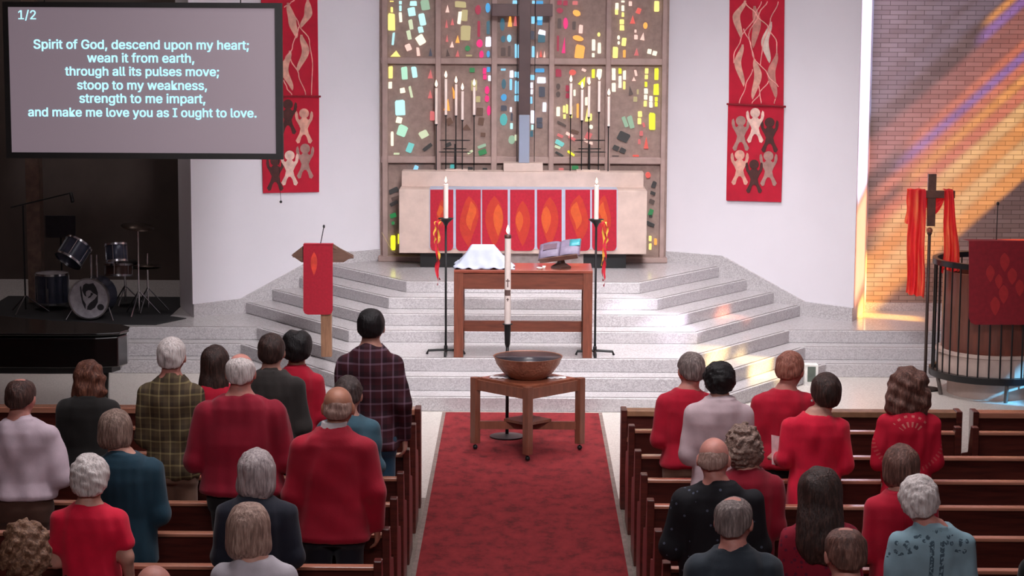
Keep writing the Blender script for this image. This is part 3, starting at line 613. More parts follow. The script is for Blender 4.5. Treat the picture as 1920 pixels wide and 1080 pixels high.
t = NT('hammered_copper'); v_ = t.coord(); vo = t.n('ShaderNodeTexVoronoi'); vo.inputs['Scale'].default_value = 40; t.l(v_, vo.inputs[0]); t.bump(vo.outputs['Distance'], 0.5, 0.01)
M_COPPER = t.fin(t.ramp(t.noise(v_, 6), [(0.3, (120, 74, 58)), (0.7, (160, 104, 82))]), 0.42, 0.35)
fb = thing('font_bowl', 'wide hammered copper font bowl of water on the cornerwise table', 'bowl', (FX, FY-0.02, FH+0.006))
MB().lathe([(0.14, 0), (0.17, 0.005), (0.24, 0.06), (0.30, 0.14), (0.325, 0.205), (0.332, 0.212), (0.322, 0.212), (0.315, 0.20), (0.28, 0.12), (0.21, 0.05), (0.02, 0.025)], n=48).build('basin', M_COPPER, fb, True)
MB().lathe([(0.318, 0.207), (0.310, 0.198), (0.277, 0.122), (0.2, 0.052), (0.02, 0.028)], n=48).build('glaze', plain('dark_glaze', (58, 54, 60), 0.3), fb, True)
t = NT('font_water_painted_reflection'); v_ = t.coord(); f_ = t.noise(v_, 9, 3); t.bump(f_, 0.4, 0.02); M_WATER = t.fin(t.ramp(t.noise(v_, 3.2, 3), [(0.42, (44, 48, 54)), (0.52, (84, 90, 98)), (0.6, (40, 132, 160))]), 0.12)  # teal patches paint the blue reflection into the water colour
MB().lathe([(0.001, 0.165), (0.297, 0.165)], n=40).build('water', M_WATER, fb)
sh = thing('pouring_shell', 'small white shell floating in the copper font bowl', 'shell', (FX+0.06, FY+0.03, FH+0.184))
MB().ball((0, 0, 0), (0.035, 0.03, 0.012), 8).build('shell_body', M_WHITE, sh, True)
for sx, lb in ((-1, 'piano'), (1, 'pulpit')):
    nk = MB().grid(lambda a, b: (-0.09+0.18*a, -0.05+0.1*b, 0.004*math.sin(a*20)), 10, 4).build('napkin', plain('napkin_white', (226, 220, 222), 0.8), None, True, thick=0.008)
    nk.location = (FX+sx*0.27, FY-0.02, FH+0.013); nk.rotation_euler = (0, 0, sx*0.1); tag(nk, 'folded white napkin under the %s-side edge of the font bowl' % lb, 'napkin', 'napkins under the font bowl')

# carpet
t = NT('red_carpet'); v_ = t.coord('Object', (1, 0.6, 1)); f_ = t.noise(v_, 7, 6, 0.7); f2 = t.noise(v_, 160, 2)
c_ = t.ramp(f_, [(0.32, (84, 24, 27)), (0.5, (124, 35, 40)), (0.7, (138, 42, 46))]); t.bump(f2, 0.5, 0.006); M_CARP = t.fin(c_, 0.95, 0, 0.25)
cp = thing('carpet_runner', 'long red aisle carpet with a grey edge running up to the steps', 'carpet', (0.025, 13, 0))
MB().box(-0.80, 0.80, -7, 8.88, 0.0, 0.004).build('pile', M_CARP, cp)
for sx in (-1, 1): MB().box(sx*0.815-0.018, sx*0.815+0.018, -7, 8.88, 0, 0.006).build('edging', plain('grey_edging', (128, 110, 104), 0.8), cp)

# ------------------------------------------------------------------ lectern with red pulpit cloth
LX, LY = -2.09, 22.72
le = thing('lectern', 'slim oak lectern with a wide sloping desk on the platform', 'lectern', (LX, LY, 0.44))
MB().box(-0.057, 0.057, -0.03, 0.08, 0.0, 1.06).build('post', M_POSTW, le, bevel=0.005)
dk = MB().prism([(-0.13, -0.24, 0.0), (0.13, -0.24, 0.0), (0.33, 0.08, 0.0), (0.20, 0.26, 0.0), (-0.20, 0.26, 0.0), (-0.33, 0.08, 0)], (0, 0, 0.03))
dk = MB()
def lp(u, v, y=LY): x, z = zx(u, v, y); return x-LX, z-0.44
outl = [lp(573, 457), (lp(626, 457)), lp(662, 480), lp(645, 491), lp(566, 491), lp(547, 478)]
deps = [-0.05, -0.05, 0.10, 0.22, 0.22, 0.10]     # desk slopes up towards the congregation
vs = [(x, d-0.02, z) for (x, z), d in zip(outl, deps)]
zmin = 1.03
lo = [(x, d-0.02, max(zmin, z-0.035)) for (x, z), d in zip(outl, deps)]
dk.prism([(x, -0.04, z) for x, z in outl], (0, 0.02, 0))
dk.add(vs+lo, [(0, 1, 2, 3, 4, 5), (11, 10, 9, 8, 7, 6)]+[(i, i+6, (i+1) % 6+6, (i+1) % 6) for i in range(6)])
dk.build('desk', wood('desk_oak', (92, 66, 56), (122, 88, 74), 0.4, (1, 8, 8), 4), le)
mi = MB(); q0 = lp(601, 457); q1 = lp(607, 425); mi.tube([(q0[0], 0, q0[1]), (q0[0]*0.5+q1[0]*0.5, 0.02, q0[1]*0.5+q1[1]*0.5), (q1[0], 0.02, q1[1])], 0.005, 8)
mo = mi.build('gooseneck', M_IRON, le, True); MB().ball((q1[0], 0.02, q1[1]), (0.013, 0.013, 0.02), 8).build('microphone', M_BLACK, mo, True)
pa = thing('lectern_parament', 'plain red cloth with one faint flame hanging over the slim lectern', 'banner', (LX, LY, 0.44))
def par_poly(u0, u1, v0, v1, r, y):
    return [(u0, v0), (u1, v0), (u1, v1-r), (u1-r*0.3, v1-r*0.3), (u1-r, v1), (u0+r, v1), (u0+r*0.3, v1-r*0.3), (u0, v1-r)]
cl = MB().prism([(lp(u, v)[0], -0.075, lp(u, v)[1]) for u, v in par_poly(570, 625, 457, 588, 8, LY)], (0, 0.01, 0)).box(lp(570, 457)[0], lp(625, 457)[0], -0.075, 0.03, lp(600, 457)[1]-0.004, lp(600, 457)[1]+0.004)
cl.build('cloth', M_RED, pa)
MB().prism([(lp(u, v)[0], -0.0755, lp(u, v)[1]) for u, v in leaf(590, 493, 6, 22)], (0, -0.004, 0)).build('flame', plain('flame_muted', (200, 60, 44), 0.85), pa)

# ------------------------------------------------------------------ two long wall banners
M_B = dict(tan=plain('felt_tan', (206, 152, 136), 0.85), pale=plain('felt_pale', (214, 178, 166), 0.85), grey=plain('felt_grey', (158, 120, 112), 0.85), dark=plain('felt_dark', (72, 38, 36), 0.85),
           rose=plain('felt_rose', (186, 122, 112), 0.85), cord=plain('felt_cord', (232, 160, 152), 0.8), stone=plain('felt_stone', (204, 184, 172), 0.85))
def banner(label, side, edges, zsplit, figs, rib, cords):
    P0, N = (PA, WR_N) if side > 0 else (PAL, WL_N)
    q = lambda u, v, off: gp(u, v, P0+N*off, N)
    base = q(edges[0][0], edges[0][1], 0.02)
    t = thing('wall_banner', label, 'banner', (0, 0, 0))
    def fl(poly, off, th, mat, name, par=t):
        pts = [q(u, v, off) for u, v in poly]; return MB().prism(pts, N*th).build(name, mat, par)
    (tl, tr, ml, mr, bl, br_) = edges
    up = [(tl[0], -260), (tr[0], -260), mr, ml]
    fl(up, 0.02, 0.006, M_REDB, 'upper_cloth'); lo_ = [(ml[0]-1.5, ml[1]), (mr[0]+1, mr[1]), br_, bl]
    fl(lo_, 0.026, 0.006, M_REDB, 'lower_cloth')
    rod = MB(); a, b = q(ml[0]-4, ml[1], 0.045), q(mr[0]+4, mr[1]+1, 0.045); rod.tube([a, b], 0.012, 8); rod.build('rod', M_REDD, t)
    for i, (cx, cy, s, c) in enumerate(figs):
        H = [(.25, .27), (.45, .33), (.62, .30), (.68, .16), (.80, .08), (.97, .12), (1.0, .22), (.90, .33), (.58, .47), (.40, .58), (.52, .72), (.92, .92), (.72, 1.0), (.48, .98), (.3, .82), (.12, .75)]
        body = [(cx+x*s*17, cy+y*s*66) for x, y in H]+[(cx-x*s*17, cy+y*s*66) for x, y in H[::-1]]
        o_ = 0.033+0.003*(i % 3)
        mb = MB().prism([q(u, v, o_) for u, v in body], N*0.002)
        mb.prism([q(cx+9.3*s*math.cos(k*PI/8), cy+9.6*s+9.3*s*math.sin(k*PI/8), o_) for k in range(16)], N*0.002); mb.build('figure', M_B[c], t)
    for i, (pts, wd, c) in enumerate(rib):
        n = 18; L = []; R_ = []
        for k in range(n+1):
            f = k/n*(len(pts)-1); j = min(int(f), len(pts)-2); g = f-j; g2 = g*g*(3-2*g)
            u = pts[j][0]+(pts[j+1][0]-pts[j][0])*g2; v = pts[j][1]+(pts[j+1][1]-pts[j][1])*g
            ww = wd*math.sin(PI*min(1, max(0.04, k/n)))**0.6; L.append((u-ww/2, v)); R_.append((u+ww/2, v))
        fl(L+R_[::-1], 0.0262+0.0012*(i % 4), 0.001, M_B[c], 'ribbon')
    for pts in cords:
        mb = MB(); P = []
        for k in range(21):
            f = k/20*(len(pts)-1); j = min(int(f), len(pts)-2); g = f-j; g2 = g*g*(3-2*g)
            P.append(q(pts[j][0]+(pts[j+1][0]-pts[j][0])*g2, pts[j][1]+(pts[j+1][1]-pts[j][1])*g, 0.032))
        mb.tube(P, 0.007, 6); mb.build('cord', M_B['cord'], t, True)
    return t
def c1(L): return [(1350+x/5.4, y/5.4) for x, y in L]
RIB = [(c1([(255, 5), (165, 170), (215, 395)]), 14, 'tan'), (c1([(350, 60), (375, 230), (335, 490)]), 15, 'rose'), (c1([(515, 220), (455, 430), (500, 640)]), 14, 'stone'),
       (c1([(230, 450), (180, 630), (240, 880)]), 13, 'tan'), (c1([(350, 600), (385, 760), (330, 1010)]), 14, 'tan'), (c1([(575, 540), (520, 740), (565, 1000)]), 15, 'rose')]
CORD = [c1([(260, 30), (370, 150), (490, 280), (575, 430), (575, 560)]), c1([(420, 15), (360, 150), (210, 400), (140, 560), (140, 640)]), c1([(480, 15), (400, 130), (290, 350), (330, 560), (490, 770), (590, 880)]), c1([(590, 15), (510, 210), (430, 480), (410, 660)]),
        c1([(330, 700), (260, 870), (195, 1050)]), c1([(490, 820), (400, 950), (325, 1050)]), c1([(395, 870), (405, 960), (418, 1050)]), c1([(240, 290), (310, 450), (345, 590)]), c1([(560, 1000), (550, 1050)])]
banner('long red banner with ribbons and six cut-out figures, brick-wall side of the window', 1, [(1370, 0), (1474, 0), (1367, 195), (1469, 199), (1362, 376), (1465, 379)], 195,
       [(1389, 217, 1.0, 'grey'), (1443, 220, 1.0, 'dark'), (1416, 202, 1.0, 'pale'), (1387, 281, 1.0, 'tan'), (1441, 283, 1.0, 'grey'), (1414, 299, 0.96, 'dark')], RIB, CORD)
def mir(L, dx=1963): return [(dx-x, y-14) for x, y in L]
RIBL = [([(577, 0), (578, 25), (565, 52)], 15, 'tan'), ([(540, 5), (548, 40), (556, 72)], 15, 'tan'), ([(565, 65), (573, 95), (558, 136)], 14, 'tan'), ([(544, 95), (533, 130), (548, 170)], 15, 'tan')]
CORDL = [[(548, 20), (560, 45), (580, 75), (586, 120), (584, 178)], [(560, 50), (548, 90), (535, 110)], [(545, 110), (560, 140), (573, 178)], [(532, 150), (538, 165), (547, 178)], [(533, 14), (545, 5), (552, 0)]]
banner('long red banner with ribbons and cut-out figures, half hidden by the screen', -1, [(488, 0), (592, 0), (490, 181), (597, 180), (493, 362), (598, 360)], 181,
       [(516, 272+20, 1.0, 'dark'), (540, 186, 1.0, 'dark'), (570, 203, 1.0, 'tan'), (572, 269, 1.0, 'grey'), (543, 282, 1.0, 'pale'), (513, 205, 1.0, 'grey')], RIBL, CORDL)

# ------------------------------------------------------------------ projection screen with the hymn
SY = 20.8
sc = thing('projection_screen', 'large black-framed screen showing hymn words hanging above the piano', 'screen', (0, SY, 0))
def sz(u, v): x, z = zx(u, v, SY); return x, z
e0, e1 = sz(5, 3), sz(531, 299); i0, i1 = sz(15, 13), sz(518, 288)
# a little tilt in its plane, as hung
slope = math.tan(0.004)
MBs = MB(); zt_, zb_ = e0[1], e1[1]
for bx0, bx1, bz0, bz1 in ((e0[0], e1[0], i0[1], zt_), (e0[0], e1[0], zb_, i1[1]), (e0[0], i0[0], i1[1], i0[1]), (i1[0], e1[0], i1[1], i0[1])):
    MBs.box(bx0, bx1, -0.02, 0.06, bz0, bz1)
MBs.build('bezel', plain('screen_bezel', (30, 26, 26), 0.6), sc)
t = NT('projected_grey'); t.fin((120, 110, 114), 0.8); t.b.inputs['Emission Color'].default_value = (*lin((128, 112, 122)), 1); t.b.inputs['Emission Strength'].default_value = 0.75
pnl = MB().box(i0[0], i1[0], 0.0, 0.05, i1[1], i0[1]).build('panel', t.m, sc)
M_TXT = emit('hymn_cyan', (176, 236, 252), 1.3)
import os
try: INTER = bpy.data.fonts.load(os.path.join(bpy.utils.system_resource('DATAFILES'), 'fonts', 'Inter.woff2'))
except Exception: INTER = None
def text(body, u, v, width_px, name, off=0.006, align='CENTER'):
    cu = bpy.data.curves.new(name, 'FONT'); cu.body = body; cu.font = INTER or cu.font; cu.align_x = align; cu.size = 1.0; cu.extrude = 0.002; cu.resolution_u = 3
    o = bpy.data.objects.new(name, cu); COL.objects.link(o); bpy.context.view_layer.update()
    me = bpy.data.meshes.new_from_object(o.evaluated_get(bpy.context.evaluated_depsgraph_get())); COL.objects.unlink(o); bpy.data.objects.remove(o)
    V0 = [tuple(q.co) for q in me.vertices]; F0 = [tuple(f.vertices) for f in me.polygons]; b4 = MB()
    for dx, dy in ((-off, -off*.6), (off, -off*.6), (-off, off*.6), (off, off*.6)): b4.add([(a+dx, b+dy, c) for a, b, c in V0], F0)
    me = bpy.data.meshes.new(name); me.from_pydata(b4.v, [], b4.f)
    xs = [q.co.x for q in me.vertices]; wd = max(xs)-min(xs); k = width_px*SY/FPX/wd; mid = (max(xs)+min(xs))/2
    x, z = sz(u, v)
    for q in me.vertices: q.co = Vector(((q.co.x-mid)*k+x, -0.003-q.co.z*0.5, q.co.y*k+z))
    me.materials.append(M_TXT); o = bpy.data.objects.new(name, me); COL.objects.link(o); o.parent = sc; return o
for body, u, v, wd in (('Spirit of God, descend upon my heart;', 265, 92, 402), ('wean it from earth,', 264, 117, 200), ('through all its pulses move;', 266.5, 142, 288),
                       ('stoop to my weakness,', 266.5, 168, 243), ('strength to me impart,', 267, 193, 236), ('and make me love you as I ought to love.', 267, 219, 428)):
    text(body, u, v, wd, 'hymn_lettering', 0.016)
text('1/2', 51, 36, 33, 'page_lettering', 0.006)
wr = MB()
for x in (e0[0]+0.4, e1[0]-0.4): wr.tube([(x, 0.02, zt_-0.02), (x, 0.02, 8.0-0.0)], 0.006, 6)
wr.build('cable', M_IRON, sc)
ch = MB(); a = sz(522, 300); b = sz(526, 379); ch.tube([(a[0], 0.03, a[1]+0.02), (b[0], 0.03, b[1])], 0.0025, 6); pc_ = ch.build('pull_cord', M_IRON, sc)
MB().ball((b[0], 0.03, b[1]), 0.014, 8).build('pull_knob', M_BLACK, pc_, True)

# yellow cord at the altar corner
a = gy(716, 436, 26.75); b = gz(762, 486, 0.965)
tag(MB().tube([tuple(a), tuple(np.array(a)*0.5+np.array(b)*0.5+np.array([-0.03, 0, -0.06])), tuple(b)], 0.004, 6).build('yellow_cord', plain('cord_yellow', (196, 172, 130), 0.7), None, True), 'thin yellow cord trailing from the window frame to the floor by the altar', 'cord')

# ------------------------------------------------------------------ processional cross with red drape
CYP = 23.35
px_, zball = zx(1743, 432, CYP)
prc = thing('processional_cross', 'wooden cross on a slim dark pole standing before the brick wall', 'cross', (px_, CYP, 0))
def cq(u, v): x, z = zx(u, v, CYP); return x-px_, z
f0 = cq(1740, 735)
MB().tube([(0, 0, 0.02), (0, 0, zball-0.03)], 0.018, 12).lathe([(0.02, -0.05), (0.03, -0.03), (0.022, -0.02)], (0, 0, zball), 12).build('pole', plain('pole_brown', (58, 40, 36), 0.4), prc, True)
MB().lathe([(0.16, 0), (0.16, 0.015), (0.02, 0.04)], n=24).build('base', M_IRON, prc, 'auto')
MB().ball((0, 0, zball), 0.034, 10).build('ball', M_COPPER, prc, True)
MB().box(cq(1738, 400)[0], cq(1753.5, 400)[0], -0.02, 0.02, cq(1743, 424)[1], cq(1747, 326)[1]).build('upright', M_DARKW, prc, bevel=0.004)
MB().box(cq(1704, 364)[0], cq(1790, 364)[0], -0.03, 0.01, cq(1747, 371)[1], cq(1747, 357)[1]).build('crossbar', M_DARKW, prc, bevel=0.004)
t = NT('sheer_red'); t.b.inputs['Transmission Weight'].default_value = 0.0
ou = t.t.nodes['Material Output']; tr = t.n('ShaderNodeBsdfTranslucent'); tr.inputs[0].default_value = (*lin((255, 50, 50)), 1)
mx = t.n('ShaderNodeMixShader'); mx.inputs[0].default_value = 0.45; t.fin(t.ramp(t.noise(t.coord('Object', (6, 6, 0.7)), 3, 4), [(0.3, (206, 22, 50)), (0.5, (244, 60, 60)), (0.68, (255, 140, 90))]), 0.7)  # orange end of the ramp paints the lit glow into the cloth
t.l(t.b.outputs[0], mx.inputs[1]); t.l(tr.outputs[0], mx.inputs[2]); t.l(mx.outputs[0], ou.inputs[0]); M_SHEER = t.m
dr = thing('cross_drape', 'sheer red fabric draped over the arms of the wooden cross', 'cloth', (px_, CYP, 0))
def tail(T0, T1, B0, B1, ph, y0=-0.05):
    def fn(a, b):
        l, r = np.array(T0)*(1-b)+np.array(B0)*b, np.array(T1)*(1-b)+np.array(B1)*b
        x, z = l*(1-a)+r*a
        return (x+0.012*math.sin(b*9+ph)*b, y0-0.035*math.sin(a*14+ph+b*2)*(0.35+b*0.65)-0.02, z+0.012*math.sin(a*17+ph)*b)
    return MB().grid(fn, 26, 20).build('tail', M_SHEER, dr, True)
tail(cq(1702, 354), cq(1734, 356), cq(1695, 548), cq(1730, 556), 0.3)
tail(cq(1768, 356), cq(1785, 355), cq(1765, 512), cq(1800, 506), 1.7)
tail(cq(1702, 354), cq(1734, 356), cq(1700, 420), cq(1738, 410), 2.5, 0.06)
def swag(a, b):
    x0_, z_ = cq(1730+46*a, 360); dz = cq(1747, 360)[1]-cq(1747, 402)[1]
    return (x0_, 0.045+0.02*math.sin(b*15), z_-0.0-(dz*math.sin(PI*a)**0.7)*b-0.01)
MB().grid(swag, 20, 10).build('swag', M_SHEER, dr, True)
for ua, ub in ((1702, 1734), (1768, 1785)):
    MB().grid(lambda a, b: (cq(ua+(ub-ua)*a, 356)[0], -0.06+0.11*b, cq(1747, 356)[1]+0.012*math.sin(PI*b)+0.004*math.sin(a*12)), 12, 6).build('fold', M_SHEER, dr, True)

# ------------------------------------------------------------------ round pulpit
PXC, PYC, PR = 5.22, 23.20, 0.69
pu = thing('pulpit', 'round railed pulpit with wood panels in front of the brick wall', 'pulpit', (PXC, PYC, 0))
MB().lathe([(0.50, 0), (0.50, 0.24), (0.46, 0.26)], n=48).build('pedestal', M_STONE, pu, 'auto')
MB().lathe([(0.60, 0.26), (0.62, 0.27), (0.62, 0.46), (0.64, 0.47), (0.64, 0.50), (0.5, 0.50)], n=48).build('floor_ring', M_STONE, pu, 'auto')
MB().lathe([(0.57, 0.50), (0.58, 0.52), (0.58, 1.36), (0.55, 1.36), (0.55, 0.52)], n=48).build('wood_panel', wood('pulpit_wood', (92, 46, 36), (126, 64, 48), 0.4, (6, 6, 0.8), 3), pu, 'auto')
def ring(r0, r1, z0_, z1_): return MB().lathe([(r0, z0_), (r1, z0_), (r1, z1_), (r0, z1_), (r0, z0_)], n=64)
ring(PR-0.045, PR+0.01, 1.43, 1.49).build('top_rail', M_BLACK, pu, 'auto')
ring(PR-0.045, PR+0.015, 0.20, 0.27).build('bottom_rail', M_BLACK, pu, 'auto')
NB = 36
for k in range(NB):
    a = 2*PI*(k+0.3)/NB; r = PR-0.018
    MB().tube([(r*math.cos(a), r*math.sin(a), 0.25), (r*math.cos(a), r*math.sin(a), 1.45)], 0.0095, 6, cap=False).build('baluster', M_BLACK, pu)
for a in (PI*1.08, PI*1.5, PI*1.92, PI*0.5):
    x, y = (PR-0.02)*math.cos(a), (PR-0.02)*math.sin(a); MB().tube([(x*0.93, y*0.93, 0), (x, y, 0.22)], 0.022, 8).build('support_leg', plain('leg_grey', (92, 82, 78), 0.5), pu)
MB().prism([(-0.30, -0.62, 1.50), (0.30, -0.62, 1.50), (0.30, -0.18, 1.62), (-0.30, -0.18, 1.62)], (0, 0, 0.03)).box(-0.05, 0.05, -0.5, -0.4, 1.36, 1.54).build('reading_desk', M_DARKW, pu)
m0, m1 = zx(1868, 455, PYC-0.5), zx(1871, 382, PYC-0.5)
g_ = MB().tube([(m0[0]-PXC, -0.5, m0[1]-0.05), (m1[0]-PXC, -0.5, m1[1])], 0.005, 8).build('gooseneck', M_IRON, pu, True)
MB().ball((m1[0]-PXC, -0.5, m1[1]), (0.016, 0.016, 0.022), 8).build('microphone', M_BLACK, g_, True)
pp = thing('pulpit_parament', 'deep red cloth with dull flame motifs hanging over the pulpit rail', 'banner', (PXC, PYC-PR-0.03, 0))
PY0 = PYC-PR-0.035
def pq(u, v): x, z = zx(u, v, PY0); return x-PXC, z
pw = par_poly(1817, 1942, 452, 609, 12, 0)
MB().prism([(pq(u, v)[0], 0, pq(u, v)[1]) for u, v in pw], (0, 0.01, 0)).add([(pq(1817, 452)[0], 0, pq(1817, 452)[1]), (pq(1942, 452)[0], 0, pq(1942, 452)[1]), (pq(1942, 452)[0], 0.35, pq(1942, 452)[1]-0.02), (pq(1817, 452)[0], 0.35, pq(1817, 452)[1]-0.02)], [(0, 1, 2, 3)]).build('cloth', M_REDD, pp)
for (u, v, hw, hh) in ((1884, 492, 9, 18), (1857, 513, 8, 16), (1873, 528, 7, 14), (1898, 518, 9, 16), (1882, 552, 9, 18), (1866, 574, 9, 18), (1912, 540, 8, 16)):
    MB().prism([(pq(a, b)[0], -0.001, pq(a, b)[1]) for a, b in leaf(u, v, hw, hh)], (0, -0.003, 0)).build('flame', M_FLAME3, pp)

# small floor box behind the aisle-side red sweater
x_, y_, _ = gz(1521, 724, 0)
fx = thing('floor_monitor', 'small white floor box with dark green front panel before the side steps', 'speaker', (x_, y_, 0))
MB().box(-0.075, 0.075, 0, 0.14, 0, 0.24).build('cabinet', M_WHITE, fx, bevel=0.004); MB().box(-0.045, 0.045, -0.006, 0.0, 0.05, 0.22).build('front_panel', plain('panel_green', (84, 92, 84), 0.5), fx)

# ------------------------------------------------------------------ grand piano
gpno = thing('grand_piano', 'black lacquered grand piano with closed lid beside the front pews', 'piano', (-5.3, 20.62, 0))
def pcurve(k=1.0):
    pts = [(-0.9, 0.0), (0.7, 0.0), (1.15, 0.02), (1.36, 0.10), (1.42, 0.26), (1.40, 0.46), (1.28, 0.62), (1.02, 0.72), (0.6, 0.82), (0.2, 1.0), (-0.2, 1.25), (-0.55, 1.42), (-0.9, 1.46)]
    return [(x*k, 0.73+(y-0.73)*k) for x, y in pts]
MB().slab(pcurve(0.985), 0.66, 0.965).build('body', M_PIANO, gpno, bevel=0.012)
MB().slab(pcurve(1.0), 0.985, 1.01).build('lid', M_PIANO, gpno, bevel=0.008)
MB().slab(pcurve(0.93), 0.60, 0.66).build('bottom_frame', M_BLACK, gpno)
MB().box(-1.15, -0.85, 0.02, 1.44, 0.66, 0.74).box(-1.15, -0.85, 0.02, 0.06, 0.74, 0.86).box(-1.15, -0.85, 1.40, 1.44, 0.74, 0.86).build('key_bed', M_PIANO, gpno, bevel=0.01)
MB().box(-1.13, -0.98, 0.07, 1.39, 0.74, 0.76).build('keys', M_WHITE, gpno)
for x, y in ((1.12, 0.36), (-0.8, 0.15), (-0.8, 1.3)):
    lg = MB().prism([(x-0.085, y-0.05, 0.60), (x+0.085, y-0.05, 0.60), (x+0.06, y-0.05, 0.06), (x-0.06, y-0.05, 0.06)], (0, 0.1, 0)).build('leg', M_PIANO, gpno, bevel=0.01)
    MB().ball((x, y, 0.03), 0.03, 8).build('caster', M_CHROME, lg, True)
MB().box(-0.55, -0.45, 0.65, 0.69, 0.12, 0.6).box(-0.55, -0.45, 0.75, 0.79, 0.12, 0.6).box(-0.62, -0.4, 0.6, 0.84, 0.06, 0.12).build('pedal_lyre', M_PIANO, gpno)

# ------------------------------------------------------------------ drum corner
rug = thing('drum_rug', 'black rug under the drum kit in the dim alcove', 'rug', (-5.3, 26.0, 0.44))
MB().slab([(-1.3, -1.13), (1.0, -1.13), (1.28, -0.62), (1.05, -0.45), (1.05, 1.2), (-1.3, 1.2)], 0, 0.008).build('rug_pile', plain('rug_black', (20, 18, 22), 0.95), rug)
M_SHELL = plain('drum_shell', (58, 62, 78), 0.25, 0.2, 0.15, 6); M_SHELLB = plain('drum_shell_brown', (70, 44, 38), 0.3); M_HEAD = plain('drum_head', (156, 150, 156), 0.5)
ZF = 0.448
def drum(name, label, u, v, y, r, h, tilt=(0, 0, 0), shell=M_SHELL, legs=0, lugs=6):
    P = gy(u, v, y); t = thing(name, label, 'drum', P); t.rotation_euler = tilt
    MB().lathe([(r*0.97, -h/2), (r, -h/2+0.005), (r, h/2-0.005), (r*0.97, h/2)], n=32).build('shell', shell, t, 'auto')
    for s in (-1, 1):
        MB().lathe([(r+0.002, s*h/2-0.014), (r+0.012, s*h/2-0.014), (r+0.012, s*h/2+0.012), (r+0.002, s*h/2+0.012), (r+0.002, s*h/2-0.014)], n=32).build('hoop', M_CHROME, t, 'auto')
    MB().lathe([(0.001, h/2+0.003), (r, h/2+0.003)], n=32).build('drumhead', M_HEAD, t)
    for k in range(lugs):
        a = 2*PI*k/lugs+0.4; MB().tube([(r*1.03*math.cos(a), r*1.03*math.sin(a), -h*0.42), (r*1.03*math.cos(a), r*1.03*math.sin(a), h*0.42)], 0.006, 6).build('tension_rod', M_CHROME, t)
    if legs:
        for k in range(3):
            a = 2*PI*k/3+0.5; MB().tube([(r*1.06*math.cos(a), r*1.06*math.sin(a), 0.02), (r*1.06*math.cos(a), r*1.06*math.sin(a), -(P[2]-ZF))], 0.008, 6).build('leg', M_CHROME, t)
    return t
BYD = 25.15; P = gy(167, 560, BYD); R_ = P[2]-ZF-0.012
bd = thing('bass_drum', 'bass drum with grey front head and black emblem facing the pews', 'drum', P); bd.rotation_euler = (PI/2, 0, math.radians(-6))
MB().lathe([(R_*0.95, -0.36), (R_*0.95, -0.01)], n=40).build('shell', M_SHELL, bd, 'auto')
MB().lathe([(R_*0.9, -0.03), (R_, -0.03), (R_, 0.015), (R_*0.93, 0.015), (R_*0.9, -0.03)], n=40).build('hoop', M_CHROME, bd, 'auto')
MB().lathe([(0.001, 0.004), (R_*0.94, 0.004)], n=40).build('front_head', M_HEAD, bd)
em = MB(); ck = R_/47.0
def ep(L): em.prism([((x-435)/4.154*ck, -(y-748)/4.154*ck, 0.006) for x, y in L], (0, 0, 0.002))
ep([(352, 640), (362, 628), (372, 700), (380, 760), (405, 800), (400, 850), (372, 790), (358, 720)])
ep([(385, 620), (410, 605), (440, 610), (480, 600), (505, 640), (522, 690), (520, 720), (500, 705), (470, 690), (455, 670), (430, 668), (410, 680), (405, 700), (412, 730), (395, 720), (372, 670)])
ep([(522, 710), (520, 780), (490, 830), (450, 855), (415, 850), (420, 820), (440, 790), (490, 750)])
ep([(455, 690), (480, 700), (450, 735), (430, 742), (425, 735), (450, 715)])
ep([(515+math.cos(a*PI/8)*33+30, 825+math.sin(a*PI/8)*30) for a in range(16)])
em.build('emblem', plain('emblem_black', (30, 26, 32), 0.6), bd)
for s in (-1, 1):
    MB().tube([(s*R_*0.85, -R_*0.45, -0.08), (s*R_*1.15, -(R_+0.01), 0.0)], 0.009, 6).build('spur', M_CHROME, bd)
    MB().tube([(s*0.035+0.02, R_*0.95, -0.15), (s*0.035+0.02, R_+0.26, -0.16)], 0.012, 8).build('tom_post', M_CHROME, bd)
drum('rack_tom', 'silver-blue tom tilted over the piano side of the bass drum', 138, 473, 25.35, 0.165, 0.24, (math.radians(-30), math.radians(30), 0))
drum('rack_tom', 'chrome-hooped upright tom over the other side of the bass drum', 218, 474, 25.3, 0.125, 0.20, (math.radians(-12), math.radians(-5), 0))
drum('snare_drum', 'brown snare drum on a stand beside the bass drum', 222, 506, 25.85, 0.165, 0.13, (math.radians(-8), 0, 0), M_SHELLB)
drum('floor_tom', 'dark floor tom on legs behind the bass drum', 98, 540, 26.1, 0.20, 0.36, (0, 0, 0), M_SHELL, 1)
def tripod(t, h0, r=0.25, n=3, a0=0.3):
    for k in range(n):
        a = 2*PI*k/n+a0; MB().tube([(0, 0, h0), (r*math.cos(a), r*math.sin(a), 0.012)], 0.008, 6).build('leg', M_CHROME, t)
